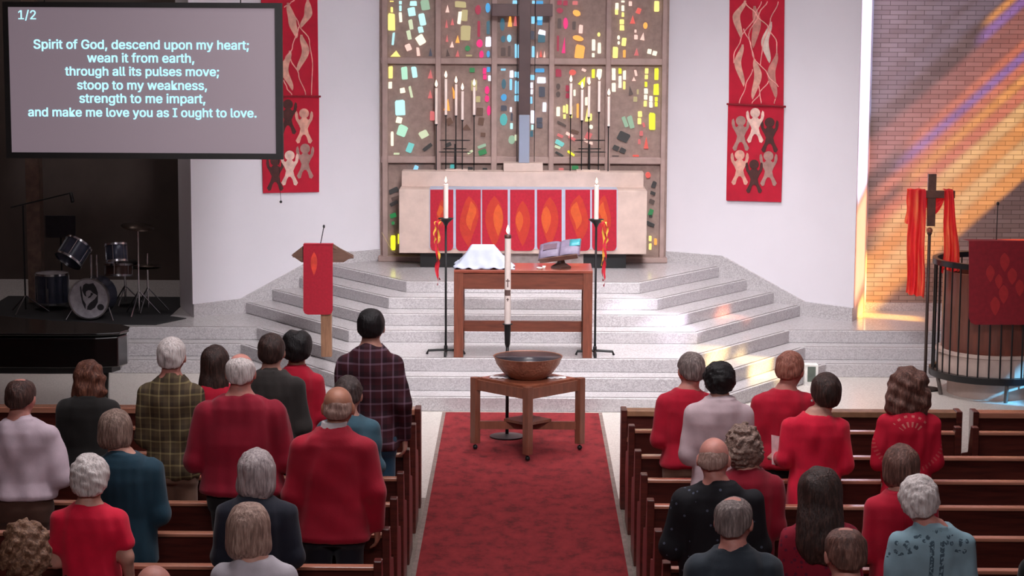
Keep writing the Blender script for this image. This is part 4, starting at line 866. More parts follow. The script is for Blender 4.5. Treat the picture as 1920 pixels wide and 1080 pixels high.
for nm, lb, u, vt, y, cym in (('cymbal_stand', 'chrome cymbal stand with a dark cymbal above the snare drum', 258, 425, 25.6, 0.20), ('cymbal_stand', 'chrome hi-hat stand at the wall side of the drum kit', 276, 475, 25.9, 0.0)):
    P = gy(u, vt, y); t = thing(nm, lb, 'cymbal stand', (P[0], y, ZF)); h = P[2]-ZF
    MB().tube([(0, 0, 0.05), (0, 0, h)], 0.011, 8).build('pole', M_CHROME, t); tripod(t, 0.3)
    if cym:
        c = MB().lathe([(0.001, 0.03), (0.04, 0.02), (cym, 0.0), (cym, -0.003), (0.03, 0.012)], n=32).build('cymbal', plain('cymbal_bronze', (60, 46, 40), 0.35, 0.7), t, True); c.location = (0, 0, h); c.rotation_euler = (0.15, 0.12, 0)
    else:
        for z in (-0.18, -0.15): MB().lathe([(0.001, 0.02), (0.03, 0.012), (0.17, 0.0), (0.17, -0.003), (0.02, 0.008)], (0, 0, h+z), 28).build('cymbal', plain('cymbal_bronze', (60, 46, 40), 0.35, 0.7), t, True)
P = gy(43, 385, 25.7); t = thing('microphone_stand', 'black boom microphone stand reaching over the drum corner', 'microphone stand', (P[0], 25.7, ZF)); h = P[2]-ZF
MB().tube([(0, 0, 0.05), (0, 0, h)], 0.011, 8).build('pole', M_IRON, t); tripod(t, 0.22, 0.28)
q = gy(20, 389, 25.7); r_ = gy(133, 362, 25.7)
b_ = MB().tube([(q[0]-P[0], 0, q[2]-ZF), (r_[0]-P[0], 0, r_[2]-ZF)], 0.009, 8).build('boom', M_IRON, t)
MB().tube([(r_[0]-P[0], 0, r_[2]-ZF), (r_[0]-P[0]+0.03, -0.06, r_[2]-ZF-0.1)], 0.022, 10).build('microphone', M_BLACK, b_, True)
P = gy(113, 425, 26.9); t = thing('music_stand', 'dark music stand with pages behind the drum kit', 'music stand', (P[0], 26.9, ZF))
MB().box(-0.19, 0.19, 0, 0.02, P[2]-ZF-0.14, P[2]-ZF+0.14).build('desk', plain('stand_grey', (48, 44, 52), 0.6), t); MB().tube([(0, 0.02, 0.05), (0, 0.02, P[2]-ZF)], 0.012, 8).build('pole', M_IRON, t); tripod(t, 0.22, 0.25)
dsx, dsy = gz(100, 590, 0.44)[:2]
t = thing('drum_throne', 'round black drum stool behind the drum kit', 'stool', (-4.95, 26.45, ZF))
MB().lathe([(0.16, 0.46), (0.17, 0.48), (0.17, 0.54), (0.15, 0.56), (0.001, 0.56)], n=24).build('seat', M_BLACK, t, True); MB().tube([(0, 0, 0.05), (0, 0, 0.47)], 0.014, 8).build('post', M_CHROME, t); tripod(t, 0.25, 0.22)

# ------------------------------------------------------------------ pews
ROWS = [16.87, 15.91, 15.10, 14.31, 13.47, 12.68, 11.86, 11.03, 10.2]
PH = 0.85
def pew(x0, x1, yb, side, label, endl=True, endr=True):
    t = thing('pew', label, 'pew', ((x0+x1)/2, yb, 0), 0, 'dark wooden pews')
    L = (x1-x0)/2
    bk = MB().prism([(-L, 0.0, 0.32), (-L, -0.0, PH-0.025), (-L, 0.035, PH-0.025), (-L, 0.10, 0.32)], (2*L, 0, 0)).build('backrest', M_PEW, t)
    MB().box(-L, L, -0.022, 0.05, PH-0.026, PH).build('top_rail', M_PEWTOP, t, bevel=0.006)
    MB().prism([(-L, 0.06, 0.42), (-L, 0.40, 0.445), (-L, 0.40, 0.405), (-L, 0.06, 0.38)], (2*L, 0, 0)).build('seat', M_PEW, t)
    MB().box(-L, L, 0.33, 0.36, 0.02, 0.40).build('seat_riser', M_PEW, t)
    MB().box(-L, L, -0.07, -0.055, 0.50, 0.60).box(-L, L, -0.07, 0.0, 0.49, 0.503).build('book_rack', M_PEW, t)
    for s, e in ((-1, endl), (1, endr)):
        if e:
            x = s*L
            MB().prism([(x-0.025, -0.075, 0), (x-0.025, -0.06, PH+0.045), (x-0.025, 0.03, PH+0.045), (x-0.025, 0.12, 0.66), (x-0.025, 0.36, 0.60), (x-0.025, 0.42, 0.44), (x-0.025, 0.40, 0)], (0.05, 0, 0)).build('end_panel', M_PEW, t, bevel=0.006)
    return t
ordn = ['front', 'second', 'third', 'fourth', 'fifth', 'sixth', 'seventh', 'eighth', 'ninth']
for i, yb in enumerate(ROWS):
    nm = 'frontmost' if i == 0 else ordn[i]
    pew(-7.6, -0.86, yb, -1, 'dark wooden pew, %s row on the piano side of the aisle' % nm)
    if i == 0:
        pew(0.90, 3.52, yb, 1, 'short dark wooden pew, frontmost row beside the aisle on the pulpit side')
        pew(3.66, 7.2, yb, 1, 'dark wooden pew directly below the pulpit in the frontmost row')
    else: pew(0.90, 7.2, yb, 1, 'dark wooden pew, %s row on the pulpit side of the aisle' % nm)
def screenp(x0, x1, label):
    t = thing('pew_front_screen', label, 'pew screen', ((x0+x1)/2, 17.7, 0), 0, 'wooden screens before the front pews'); L = (x1-x0)/2
    MB().box(-L, L, 0, 0.04, 0.0, PH-0.05).build('panel', M_PEW, t); MB().box(-L, L, -0.03, 0.11, PH-0.05, PH).build('top_rail', plain('screen_top', (156, 112, 84), 0.4) if x0 < 1 and x0 > 0 else M_PEWTOP, t, bevel=0.006)
    MB().box(-L, L, -0.02, 0.0, 0.58, 0.62).build('book_ledge', M_PEWTOP, t)
    for s in (-1, 1): MB().box(s*L-0.025, s*L+0.025, -0.05, 0.12, 0, PH+0.01).build('end_panel', M_PEW, t, bevel=0.006)
screenp(-7.6, -0.86, 'dark wooden front screen facing the piano before the first pews')
screenp(0.88, 3.70, 'dark wooden front screen beside the aisle on the pulpit side')
screenp(3.84, 7.2, 'dark wooden front screen under the pulpit')

# ------------------------------------------------------------------ the congregation
def smin(a, b, k):
    h = np.maximum(k-np.abs(a-b), 0)/k
    return np.minimum(a, b)-h*h*k*0.25
class Field:
    def __init__(s, lo, hi, h):
        s.lo = np.array(lo, float); s.h = h; s.n = np.ceil((np.array(hi)-s.lo)/h).astype(int)+1
        s.ax = [s.lo[i]+h*np.arange(s.n[i]) for i in range(3)]
        s.F = np.full(tuple(s.n), 0.5, np.float32)
    def sub(s, lo, hi):
        a = [max(0, int((lo[i]-s.lo[i])/s.h)) for i in range(3)]; b = [min(int(s.n[i]), int((hi[i]-s.lo[i])/s.h)+2) for i in range(3)]
        sl = tuple(slice(a[i], max(a[i]+1, b[i])) for i in range(3))
        return sl, s.ax[0][sl[0]][:, None, None], s.ax[1][sl[1]][None, :, None], s.ax[2][sl[2]][None, None, :]
    def put(s, sl, d, k): s.F[sl] = smin(s.F[sl], d.astype(np.float32), k)
    def cap(s, a, b, ra, rb, k=0.03):
        a, b = np.array(a, float), np.array(b, float); m = max(ra, rb)+k+0.03
        sl, X, Y, Z = s.sub(np.minimum(a, b)-m, np.maximum(a, b)+m); d = b-a; L = max(float(d@d), 1e-9)
        t = np.clip(((X-a[0])*d[0]+(Y-a[1])*d[1]+(Z-a[2])*d[2])/L, 0, 1)
        q = np.sqrt((X-a[0]-t*d[0])**2+(Y-a[1]-t*d[1])**2+(Z-a[2]-t*d[2])**2)
        s.put(sl, q-(ra+(rb-ra)*t), k)
    def loft(s, prof, k=0.04, grow=0.0, p=2.3):
        P = np.array(sorted(prof)); z0_, z1_ = P[0, 0], P[-1, 0]; m = 0.06
        rm = P[:, 1].max()+grow+m; rym = (P[:, 2]+np.abs(P[:, 3])).max()+grow+m
        sl, X, Y, Z = s.sub((-rm, -rym, z0_-m), (rm, rym, z1_+m))
        zc = np.clip(Z, z0_, z1_); rx = np.interp(zc, P[:, 0], P[:, 1])+grow; ry = np.interp(zc, P[:, 0], P[:, 2])+grow; cy = np.interp(zc, P[:, 0], P[:, 3])
        d = ((np.abs(X)/rx)**p+(np.abs(Y-cy)/ry)**p)**(1/p)-1
        d = d*np.minimum(rx, ry); d = np.maximum(d, np.maximum(Z-z1_-grow*0.3, z0_-Z))
        s.put(sl, d, k)
    def nets(s):
        F = s.F; F[0] = F[-1] = 0.1; F[:, 0] = F[:, -1] = 0.1; F[:, :, 0] = F[:, :, -1] = 0.1
        I = F < 0; nx, ny, nz = F.shape
        c = np.zeros((nx-1, ny-1, nz-1), np.int8)
        offs = [(i, j, k) for i in (0, 1) for j in (0, 1) for k in (0, 1)]
        for i, j, k in offs: c += I[i:nx-1+i, j:ny-1+j, k:nz-1+k]
        cell = np.argwhere((c > 0) & (c < 8)); n = len(cell)
        idx = np.full(c.shape, -1, np.int32); idx[tuple(cell.T)] = np.arange(n)
        val = {o: F[cell[:, 0]+o[0], cell[:, 1]+o[1], cell[:, 2]+o[2]] for o in offs}
        acc = np.zeros((n, 3)); cnt = np.zeros(n)
        for a in offs:
            for d in range(3):
                if a[d]: continue
                b = list(a); b[d] = 1; b = tuple(b); va, vb = val[a], val[b]; m = (va < 0) != (vb < 0)
                t = np.where(m, va/np.where(m, va-vb, 1), 0)
                pos = np.tile(np.array(a, float), (n, 1)); pos[:, d] = t
                acc += pos*m[:, None]; cnt += m
        V = s.lo+s.h*(cell+acc/cnt[:, None])
        Q = []
        for d in range(3):
            e, f = (d+1) % 3, (d+2) % 3
            A = [slice(None)]*3; B = [slice(None)]*3; A[d] = slice(0, -1); B[d] = slice(1, None)
            ia, ib = I[tuple(A)], I[tuple(B)]; E = np.argwhere(ia != ib); E = E[(E[:, e] > 0) & (E[:, f] > 0)]
            st = ia[tuple(E.T)]
            def cid(de, df):
                q = E.copy(); q[:, e] += de; q[:, f] += df; return idx[tuple(q.T)]
            quad = np.stack([cid(-1, -1), cid(0, -1), cid(0, 0), cid(-1, 0)], 1)
            quad[~st] = quad[~st][:, ::-1]; Q.append(quad)
        return V, np.concatenate(Q)
def mesh_obj(name, V, Q, mat, parent):
    me = bpy.data.meshes.new(name); me.vertices.add(len(V)); me.vertices.foreach_set('co', V.astype(np.float32).ravel())
    me.loops.add(len(Q)*4); me.loops.foreach_set('vertex_index', Q.astype(np.int32).ravel())
    me.polygons.add(len(Q)); me.polygons.foreach_set('loop_start', np.arange(len(Q), dtype=np.int32)*4)
    me.polygons.foreach_set('loop_total', np.full(len(Q), 4, np.int32))
    me.polygons.foreach_set('use_smooth', np.ones(len(Q), bool)); me.update(calc_edges=True); me.validate()
    me.materials.append(mat); o = bpy.data.objects.new(name, me); COL.objects.link(o); o.parent = parent; return o

def skin(name, c):
    if name in MATS: return MATS[name]
    t = NT(name); v = t.coord(); f = t.noise(v, 14, 4)
    c_ = t.ramp(f, [(0.3, tuple(x*0.9 for x in c)), (0.7, tuple(min(255, x*1.04) for x in c))])
    t.b.inputs['Subsurface Weight'].default_value = 0.1; t.b.inputs['Subsurface Radius'].default_value = (0.01, 0.004, 0.002); t.bump(t.noise(v, 120, 2), 0.08, 0.002)
    MATS[name] = t.fin(c_, 0.5); return t.m
def hairm(name, c, c2=None, curl=False):
    if name in MATS: return MATS[name]
    c2 = c2 or tuple(min(255, x*1.35+8) for x in c); t = NT(name)
    v = t.coord('Object', (30, 30, 30) if curl else (46, 46, 7)); f = t.noise(v, 2.0 if curl else 1.6, 4, 0.6)
    t.bump(f, 0.9, 0.012); MATS[name] = t.fin(t.ramp(f, [(0.32, tuple(x*0.75 for x in c)), (0.5, c), (0.7, c2)]), 0.5); return t.m
def cloth(name, c, var=0.07, rough=0.85):
    if name in MATS: return MATS[name]
    t = NT(name); v = t.coord(); f = t.noise(v, 5, 5); f2 = t.noise(v, 260, 2)
    c_ = t.ramp(f, [(0.3, tuple(x*(1-var) for x in c)), (0.7, tuple(min(255, x*(1+var)) for x in c))]); t.bump(t.math('ADD', f, t.math('MULTIPLY', f2, 0.25)), 0.35, 0.01)
    t.b.inputs['Sheen Weight'].default_value = 0.15; MATS[name] = t.fin(c_, rough); return t.m
def plaid(name, base, dark, line, fx, fz):
    t = NT(name); v = t.coord(); sp = t.n('ShaderNodeSeparateXYZ'); t.l(v, sp.inputs[0])
    def band(ax, f, th, ph=0.0):
        s_ = t.math('SINE', t.math('ADD', t.math('MULTIPLY', sp.outputs[ax], f*2*PI), ph)); return t.math('GREATER_THAN', s_, th)
    d = t.math('MULTIPLY', t.math('ADD', band(0, fx, 0.0), band(2, fz, 0.0)), 0.5)
    c = t.mix(d, base, dark); l_ = t.math('MULTIPLY', t.math('ADD', band(0, fx, 0.90, 1.2), band(2, fz, 0.90, 1.2)), 0.55)
    c = t.mix(l_, c, line); t.bump(t.noise(v, 5, 5), 0.35, 0.01); MATS[name] = t.fin(c, 0.85); return t.m
def patterned(name, base, spots, scale, th):
    t = NT(name); v = t.coord(); vo = t.n('ShaderNodeTexVoronoi'); vo.inputs['Scale'].default_value = scale; t.l(v, vo.inputs[0])
    m = t.math('LESS_THAN', vo.outputs['Distance'], th); c = t.mix(m, base, spots); t.bump(t.noise(v, 5, 5), 0.35, 0.01); MATS[name] = t.fin(c, 0.85); return t.m
def yoke_lace(name, base, lace):       # fan of openwork on the upper back
    t = NT(name); v = t.coord(); sp = t.n('ShaderNodeSeparateXYZ'); t.l(v, sp.inputs[0]); x, z = sp.outputs[0], sp.outputs[2]
    zz = t.math('SUBTRACT', z, 1.25); r = t.math('SQRT', t.math('ADD', t.math('MULTIPLY', x, x), t.math('MULTIPLY', zz, zz)))
    a = t.math('ARCTAN2', x, zz); rays = t.math('GREATER_THAN', t.math('SINE', t.math('MULTIPLY', a, 17)), 0.25); rings = t.math('GREATER_THAN', t.math('SINE', t.math('MULTIPLY', r, 95)), -0.2)
    up = t.math('LESS_THAN', t.math('ABSOLUTE', a), 1.0)
    ins = t.math('MULTIPLY', t.math('LESS_THAN', t.math('ABSOLUTE', t.math('SUBTRACT', r, 0.10)), 0.045), t.math('MULTIPLY', t.math('MULTIPLY', rays, up), rings))
    r2 = t.math('MULTIPLY', t.math('LESS_THAN', t.math('ABSOLUTE', t.math('SUBTRACT', r, 0.26)), 0.016), t.math('GREATER_THAN', t.math('SINE', t.math('MULTIPLY', a, 60)), 0.3))
    c = t.mix(t.math('MULTIPLY', t.math('MAXIMUM', ins, t.math('MULTIPLY', r2, 0.4)), 0.7), base, lace); t.bump(t.noise(v, 5, 5), 0.35, 0.01); MATS[name] = t.fin(c, 0.85); return t.m
def embroidered(name, base, thread):   # flowers across the yoke and a band down the spine
    t = NT(name); v = t.coord(); sp = t.n('ShaderNodeSeparateXYZ'); t.l(v, sp.inputs[0]); x, z = sp.outputs[0], sp.outputs[2]
    vo = t.n('ShaderNodeTexVoronoi'); vo.inputs['Scale'].default_value = 26; t.l(v, vo.inputs[0]); fl = t.math('LESS_THAN', vo.outputs['Distance'], 0.36)
    n2 = t.math('GREATER_THAN', t.noise(v, 70, 2), 0.45)
    yk = t.math('LESS_THAN', t.math('ABSOLUTE', t.math('SUBTRACT', t.math('SUBTRACT', 1.345, t.math('MULTIPLY', t.math('ABSOLUTE', x), 0.35)), z)), 0.045)
    sb = t.math('MULTIPLY', t.math('LESS_THAN', t.math('ABSOLUTE', t.math('SUBTRACT', t.math('ABSOLUTE', x), 0.028)), 0.012), t.math('LESS_THAN', z, 1.33))
    m = t.math('MULTIPLY', t.math('MULTIPLY', t.math('MAXIMUM', yk, sb), t.math('MAXIMUM', fl, sb)), n2)
    f = t.noise(v, 5, 5); c = t.mix(t.math('MULTIPLY', m, 0.8), t.ramp(f, [(0.3, tuple(q*0.88 for q in base)), (0.7, base)]), thread); t.bump(f, 0.35, 0.01); MATS[name] = t.fin(c, 0.85); return t.m

def rot(yaw, nod, roll=0):
    return np.array((Matrix.Rotation(yaw, 3, 'Z') @ Matrix.Rotation(-nod, 3, 'X') @ Matrix.Rotation(roll, 3, 'Y')))
def E3(q, c, r):
    a = [(q[i]-c[i])/r[i] for i in range(3)]; k0 = np.sqrt(a[0]**2+a[1]**2+a[2]**2)
    k1 = np.sqrt(sum((a[i]/r[i])**2 for i in range(3)))+1e-6; return k0*(k0-1)/k1
def C3(q, a, b, r):
    a, b = np.array(a, float), np.array(b, float); d = b-a; L = max(float(d@d), 1e-9)
    t = np.clip(sum((q[i]-a[i])*d[i] for i in range(3))/L, 0, 1); return np.sqrt(sum((q[i]-a[i]-t*d[i])**2 for i in range(3)))-r
def head_sd(q):
    d = E3(q, (0, -.01, .03), (.076, .098, .085)); d = smin(d, E3(q, (0, .03, -.042), (.056, .066, .073)), .05)
    d = smin(d, C3(q, (-.03, .078, .032), (.03, .078, .032), .016), .02)
    for s in (-1, 1):
        d = np.maximum(d, -(np.sqrt((q[0]-s*.031)**2+(q[1]-.103)**2+(q[2]-.012)**2)-.017)); d = smin(d, np.sqrt((q[0]-s*.031)**2+(q[1]-.079)**2+(q[2]-.012)**2)-.0125, .004)
        d = smin(d, C3(q, (s*.045, .055, -.02), (s*.05, .03, -.03), .02), .02)
        d = smin(d, E3(q, (s*.080, -.006, -.006), (.011, .021, .033)), .008)
    d = smin(d, C3(q, (0, .093, .018), (0, .112, -.018), .010), .012); d = smin(d, E3(q, (0, .106, -.02), (.017, .014, .010)), .01)
    d = smin(d, C3(q, (-.018, .086, -.055), (.018, .086, -.055), .008), .008); d = smin(d, C3(q, (-.014, .085, -.067), (.014, .085, -.067), .008), .006)
    d = smin(d, E3(q, (0, .078, -.098), (.022, .02, .016)), .03); return d
def nz(q, f, seed):
    r = np.random.RandomState(seed); o = 0
    for _ in range(7):
        k = r.normal(size=3)*f; o = o+np.sin(q[0]*k[0]+q[1]*k[1]+q[2]*k[2]+r.uniform(0, 6.28))
    return o/4
def hair_sd(q, style, seed):
    x, y, z = q
    if style in ('short', 'thick', 'thin', 'bald', 'fluffy', 'fringe', 'pixie'):
        th = dict(short=.013, thick=.026, thin=.009, bald=.004, fluffy=.024, fringe=.012, pixie=.018)[style]
        base = smin(E3(q, (0, -.012, .03), (.076, .098, .085)), E3(q, (0, -.05, -.03), (.058, .05, .06)), .04)
        if style == 'bald': tv = th*2.0*np.clip((.028-z+y*.10+nz(q, 40, seed)*.006)/.04, -1, 1)
        elif style == 'fringe': tv = th*np.clip((.075-z-y*.30+nz(q, 40, seed)*.008)/.04, -1, 1)
        elif style == 'thin': tv = th*1.2*np.clip((np.sqrt(x**2+(y+.03)**2+(z-.125)**2)-.04+nz(q, 40, seed)*.008)/.05, -1, 1)
        else: tv = th
        d = base-tv
        low = -.058 if style in ('short', 'thin', 'thick', 'fringe', 'bald') else -.075
        d = np.maximum(d, (low+(y+.10)*.62)-z); d = np.maximum(d, y-.055-z*.25)
        d = d+nz(q, 60, seed)*(.003 if style != 'fluffy' else .006)
        if style == 'thick': d = np.maximum(d, z-.135+.02*np.exp(-(x/.03)**2))
    elif style in ('bob', 'curly', 'wavy', 'long', 'layer'):
        d = E3(q, (0, -.015, .02), (.095, .113, .108))
        if style == 'layer': d = smin(d, E3(q, (0, -.03, -.05), (.090, .080, .06)), .04); zl = -.095
        elif style == 'bob': d = smin(d, E3(q, (0, -.025, -.07), (.096, .085, .07)), .05); zl = -.125
        elif style == 'curly': d = smin(d, E3(q, (0, -.03, -.045), (.102, .095, .07)), .05); zl = -.11
        elif style == 'wavy': d = smin(d, E3(q, (0, -.03, -.09), (.112, .09, .10)), .05); zl = -.175
        else: d = smin(d, E3(q, (0, -.05, -.10), (.098, .075, .12)), .05); d = smin(d, E3(q, (0, -.075, -.22), (.105, .05, .13)), .05); zl = -.34
        d = np.maximum(d, zl-z)
        d = np.maximum(d, np.minimum(y-.028-np.maximum(z-.04, 0)*.6, .2)) if style != 'long' else np.maximum(d, y-.025-np.maximum(z-.04, 0)*.6)
        if style in ('curly', 'wavy'): d = d+nz(q, 85 if style == 'curly' else 48, seed)*.012
        else: d = d+nz((x, y, z*.25), 70, seed)*.005
    return d

def hand(f, p, d, n, side, hs=1.0):
    p, d, n = [np.array(a, float) for a in (p, d, n)]; d /= np.linalg.norm(d); n = n-d*(n@d); n /= np.linalg.norm(n); sv = np.cross(d, n)*side
    for i, (o, L) in enumerate(((.030, .95), (.010, 1.08), (-.010, 1.0), (-.029, .78))):
        a = p+sv*o*.55*hs; b = p+(d*.088+sv*o)*hs; f.cap(a, b, .016*hs, .012*hs, .012)
        d1 = d*math.cos(.35+.08*i)+n*math.sin(.35+.08*i); c = b+d1*.040*L*hs; f.cap(b, c, .0105*hs, .0095*hs, .006)
        d2 = d*math.cos(.95)+n*math.sin(.95); f.cap(c, c+d2*.038*L*hs, .0095*hs, .008*hs, .005)
    a = p+(d*.015+sv*.024)*hs; b = a+(d*.035+sv*.030+n*.015)*hs; f.cap(a, b, .015*hs, .012*hs, .012); f.cap(b, b+(d*.036+sv*.006+n*.016)*hs, .011*hs, .009*hs, .006)

SKIN = dict(fair=(222, 164, 146), pink=(226, 154, 140), tan=(188, 128, 104), deep=(112, 74, 60))
def person(label, u, vt, Y, w, top, tm, bottom, bm, hair, hm, sk='fair', pose=('front', 'front'), yaw=0.0, hyaw=0.0, nod=0.18, hs=1.08, lean=0.0, belly=1.0, roll=0.0, hw=1.0, seed=1, collar=False, reach=None, extra=None):
    hs = hs*1.07; P = gy(u, vt, Y); hgt = P[2]; s = hgt/1.75; k = w/0.27; ks = math.sqrt(k)
    t = thing('person', label, 'person', (P[0]+lean, Y, 0), yaw, 'standing congregation')
    Rh = rot(hyaw-yaw, nod, roll); tz = {'bald': .006, 'thick': .02, 'fluffy': .022, 'thin': .008, 'fringe': .006}.get(hair, .014)
    ctop = Rh @ np.array([0, -.03*math.sin(nod), .115+tz])*hs; hc = np.array([-lean, 0.03, hgt-ctop[2]])
    neckz = hc[2]-.108*hs; S_ = neckz/1.47
    shx = w*0.64
    prof = [(1.50, .05*ks, .058, -.015), (1.465, .082*ks, .07, -.02), (1.44, .115*k, .083, -.022), (1.39, .148*k, .105, -.018), (1.30, .172*k, .118, -.01), (1.18, .174*k, .12*belly, .005),
            (1.05, .160*k*belly**.5, .122*belly, .012), (.95, .162*k*belly**.5, .122*belly, .004), (.86, .168*k, .122, -.008), (.78, .155*k, .112, -.008)]
    prof = [(a*S_, b, c, d) for a, b, c, d in prof]
    arms = []
    for sd, ps in ((-1, pose[0]), (1, pose[1])):
        sh = np.array([sd*shx, -.015, 1.35*S_])
        if ps == 'down': el = np.array([sd*(w-.045), -.03, 1.10*S_]); wr = np.array([sd*(w-.035), .05, .86*S_]); hd = (0, .2, -1); hn = (-sd, .2, 0)
        elif ps == 'reach': el = np.array([sd*(w-.045), -.01, 1.11*S_]); wr = np.array(reach, float); hd = (sd*.3, .8, .1); hn = (-sd*.6, 0, -.8)
        else: el = np.array([sd*(w-.052), -.01, 1.06*S_]); wr = np.array([sd*.11, .26, 1.10*S_]); hd = (-sd*.25, .75, .35); hn = (-sd*.5, -.3, .8)
        arms.append((sd, sh, el, wr, hd, hn))
    hh = 0.011
    lo_ = (-w-.10, -.30, -.02); hi_ = (w+.10, .48, hgt+.04)
    f = Field(lo_, hi_, hh); f.loft(prof, .03)
    f.cap((-lean*.3, -.025, 1.43*S_), tuple(hc+Rh@np.array([0, -.03, -.05])*hs), .062, .055, .05)
    for sd, sh, el, wr, hd, hn in arms:
        f.cap(sh, el, .052*ks, .041*ks, .05); f.cap(el, wr, .040*ks, .027, .03); hand(f, wr, hd, hn, sd)
    for sd in (-1, 1):
        hp, kn, an = (sd*.085*k, 0, .88*S_), (sd*.095*ks, .01, .47*S_), (sd*.10*ks, -.03, .08)
        f.cap(hp, kn, .085*ks, .055, .05); f.cap(kn, an, .052, .036, .03); f.cap(an, (sd*.11*ks, .13, .035), .036, .032, .03)
    m = .19*hs; sl, X, Yg, Z = f.sub(hc-m, hc+m)
    def loc_q(X, Yg, Z):
        dx, dy, dz = X-hc[0], Yg-hc[1], Z-hc[2]; return [(Rh[0, i]*dx+Rh[1, i]*dy+Rh[2, i]*dz)/hs for i in range(3)]
    f.put(sl, head_sd(loc_q(X, Yg, Z))*hs, .025)
    mesh_obj('body', *f.nets(), skin('skin_'+sk, SKIN[sk]), t)
    # hair
    if hair:
        ext = .42 if hair == 'long' else .24
        fh = Field(hc-np.array([.19, .19, ext])*hs, hc+np.array([.19, .16, .17])*hs, .0085)
        sl, X, Yg, Z = fh.sub(fh.lo, fh.lo+fh.n*fh.h); fh.F[sl] = hair_sd((lambda q_: [q_[0]/hw, q_[1], q_[2]])(loc_q(X, Yg, Z)), hair, seed).astype(np.float32)*hs
        V, Q = fh.nets()
        if len(Q): mesh_obj('hair', V, Q, hm, t)
    # upper garment
    inf, hem, slv = dict(tee=(.012, .80, .45), shirt=(.018, .80, 1.0), tucked=(.018, .93, 1.0), sweater=(.022, .845, 1.0), jacket=(.028, .74, 1.0), dress=(.016, .42, 1.0), blouse=(.016, .72, 1.0), vest=(.022, .80, 1.0))[top]
    if belly > 1.1 and top == 'sweater': hem = .87
    g = Field((-w-.12, -.32, hem*S_-.03), (w+.12, .36, 1.56*S_), .0125)
    pr = []
    for a, b, c, d in prof:
        if a > 1.47*S_: continue
        if a < 1.05*S_: b = max(b, .172*k*belly**.5); c = max(c, .118*belly)
        pr.append((a, b, c, d))
    if top in ('dress', 'blouse', 'jacket'): pr = [q for q in pr if q[0] > .8*S_]+[(.78*S_, .18*k, .135, -.005), (hem*S_-.01, .20*k if top == 'dress' else .185*k, .15 if top == 'dress' else .135, 0)]
    else: pr = [q for q in pr if q[0] > hem*S_+.05]+[(hem*S_+.03, .184*k*belly**.5, .13*belly, 0), (hem*S_, .178*k*belly**.5, .12*belly, 0)]
    g.loft(pr, .03, inf)
    for sd, sh, el, wr, hd, hn in arms:
        g.cap(sh, el if slv == 1 else sh+(el-sh)*.62, .058*ks+inf*.8, .046*ks+inf*.8, .04)
        if slv == 1: g.cap(el, el+(wr-el)*.93, .044*ks+inf, .032+inf*.8, .035)
    if top in ('shirt', 'tucked', 'jacket') or collar:
        g.cap((-lean*.3, -.03, 1.44*S_), (-lean*.5, -.012, 1.485*S_), .078, .070, .02)
    if top == 'vest': g.cap((-lean*.3, -.03, 1.42*S_), (-lean*.4, -.022, 1.475*S_), .105, .090, .03)
    X, Yg, Z = g.ax[0][:, None, None], g.ax[1][None, :, None], g.ax[2][None, None, :]
    amp = dict(tee=.006, shirt=.008, tucked=.009, sweater=.006, jacket=.006, dress=.007, blouse=.007, vest=.006)[top]
    g.F += (nz((X, Yg*.5, Z*.7), 24, seed+40)*amp*1.1+nz((X*1.2, Yg, Z*.25), 34, seed+77)*amp*.9).astype(np.float32)
    nl = (1.50 if (top in ('shirt', 'tucked', 'jacket') or collar) else 1.496 if top == 'vest' else 1.478)*S_
    g.F = np.maximum(g.F, (Z-nl+np.maximum(Yg, 0)*.5+0*X).astype(np.float32)); g.F = np.maximum(g.F, (hem*S_-Z+0*X+0*Yg).astype(np.float32))
    if top == 'dress': g.F = np.maximum(g.F, -(np.sqrt((X+lean*.3)**2+(Yg+.02)**2+(Z-1.52*S_)**2)-.105).astype(np.float32))
    mesh_obj(dict(tee='tee_shirt', tucked='shirt', vest='sweater').get(top, top), *g.nets(), tm, t)
    # lower garment and shoes
    if top != 'dress':
        b = Field((-.32*k, -.24, .05), (.32*k, .24, 1.06*S_), .015)
        b.loft([q for q in prof if q[0] <= 1.06*S_], .03, .006)
        for sd in (-1, 1):
            b.cap((sd*.085*k, 0, .86*S_), (sd*.10*ks, .01, .47*S_), .090*ks, .076, .05); b.cap((sd*.10*ks, .01, .47*S_), (sd*.105*ks, -.02, .10), .074, .064, .03)
        Z = b.ax[2][None, None, :]; b.F = np.maximum(b.F, (Z-1.0*S_).astype(np.float32)+0*b.F); b.F = np.maximum(b.F, (.09-Z).astype(np.float32)+0*b.F)
        mesh_obj(bottom, *b.nets(), bm, t)
    for sd in (-1, 1):
        MB().ball((sd*.11*ks, .06, .042), (.05, .14, .04), 8).build('shoe', M_BLACK, t, True)
    if extra:
        for nm, pos, r, mt in extra:
            q = hc+Rh@np.array(pos)*hs; MB().ball(tuple(q), r, 6).build(nm, mt, t, True)
    return t, hc, S_
RED1 = cloth('scarlet_knit', (174, 10, 44)); RED2 = cloth('crimson_cotton', (204, 14, 52)); RED3 = cloth('bright_red_cotton', (238, 18, 62)); RED4 = cloth('wine_red', (156, 10, 42))
KHAKI = cloth('khaki_twill', (150, 116, 96)); NAVYT = cloth('navy_trousers', (24, 24, 36)); BLKT = cloth('black_trousers', (18, 17, 20)); JEANS = cloth('blue_denim', (44, 84, 112)); BRN = cloth('brown_trousers', (92, 60, 48))
W_ = hairm('hair_white', (236, 222, 218), (252, 246, 244)); GR = hairm('hair_grey', (132, 116, 112), (182, 166, 160)); DK = hairm('hair_dark_brown', (60, 40, 35), (96, 66, 58)); BK = hairm('hair_black', (22, 18, 20), (38, 32, 34))
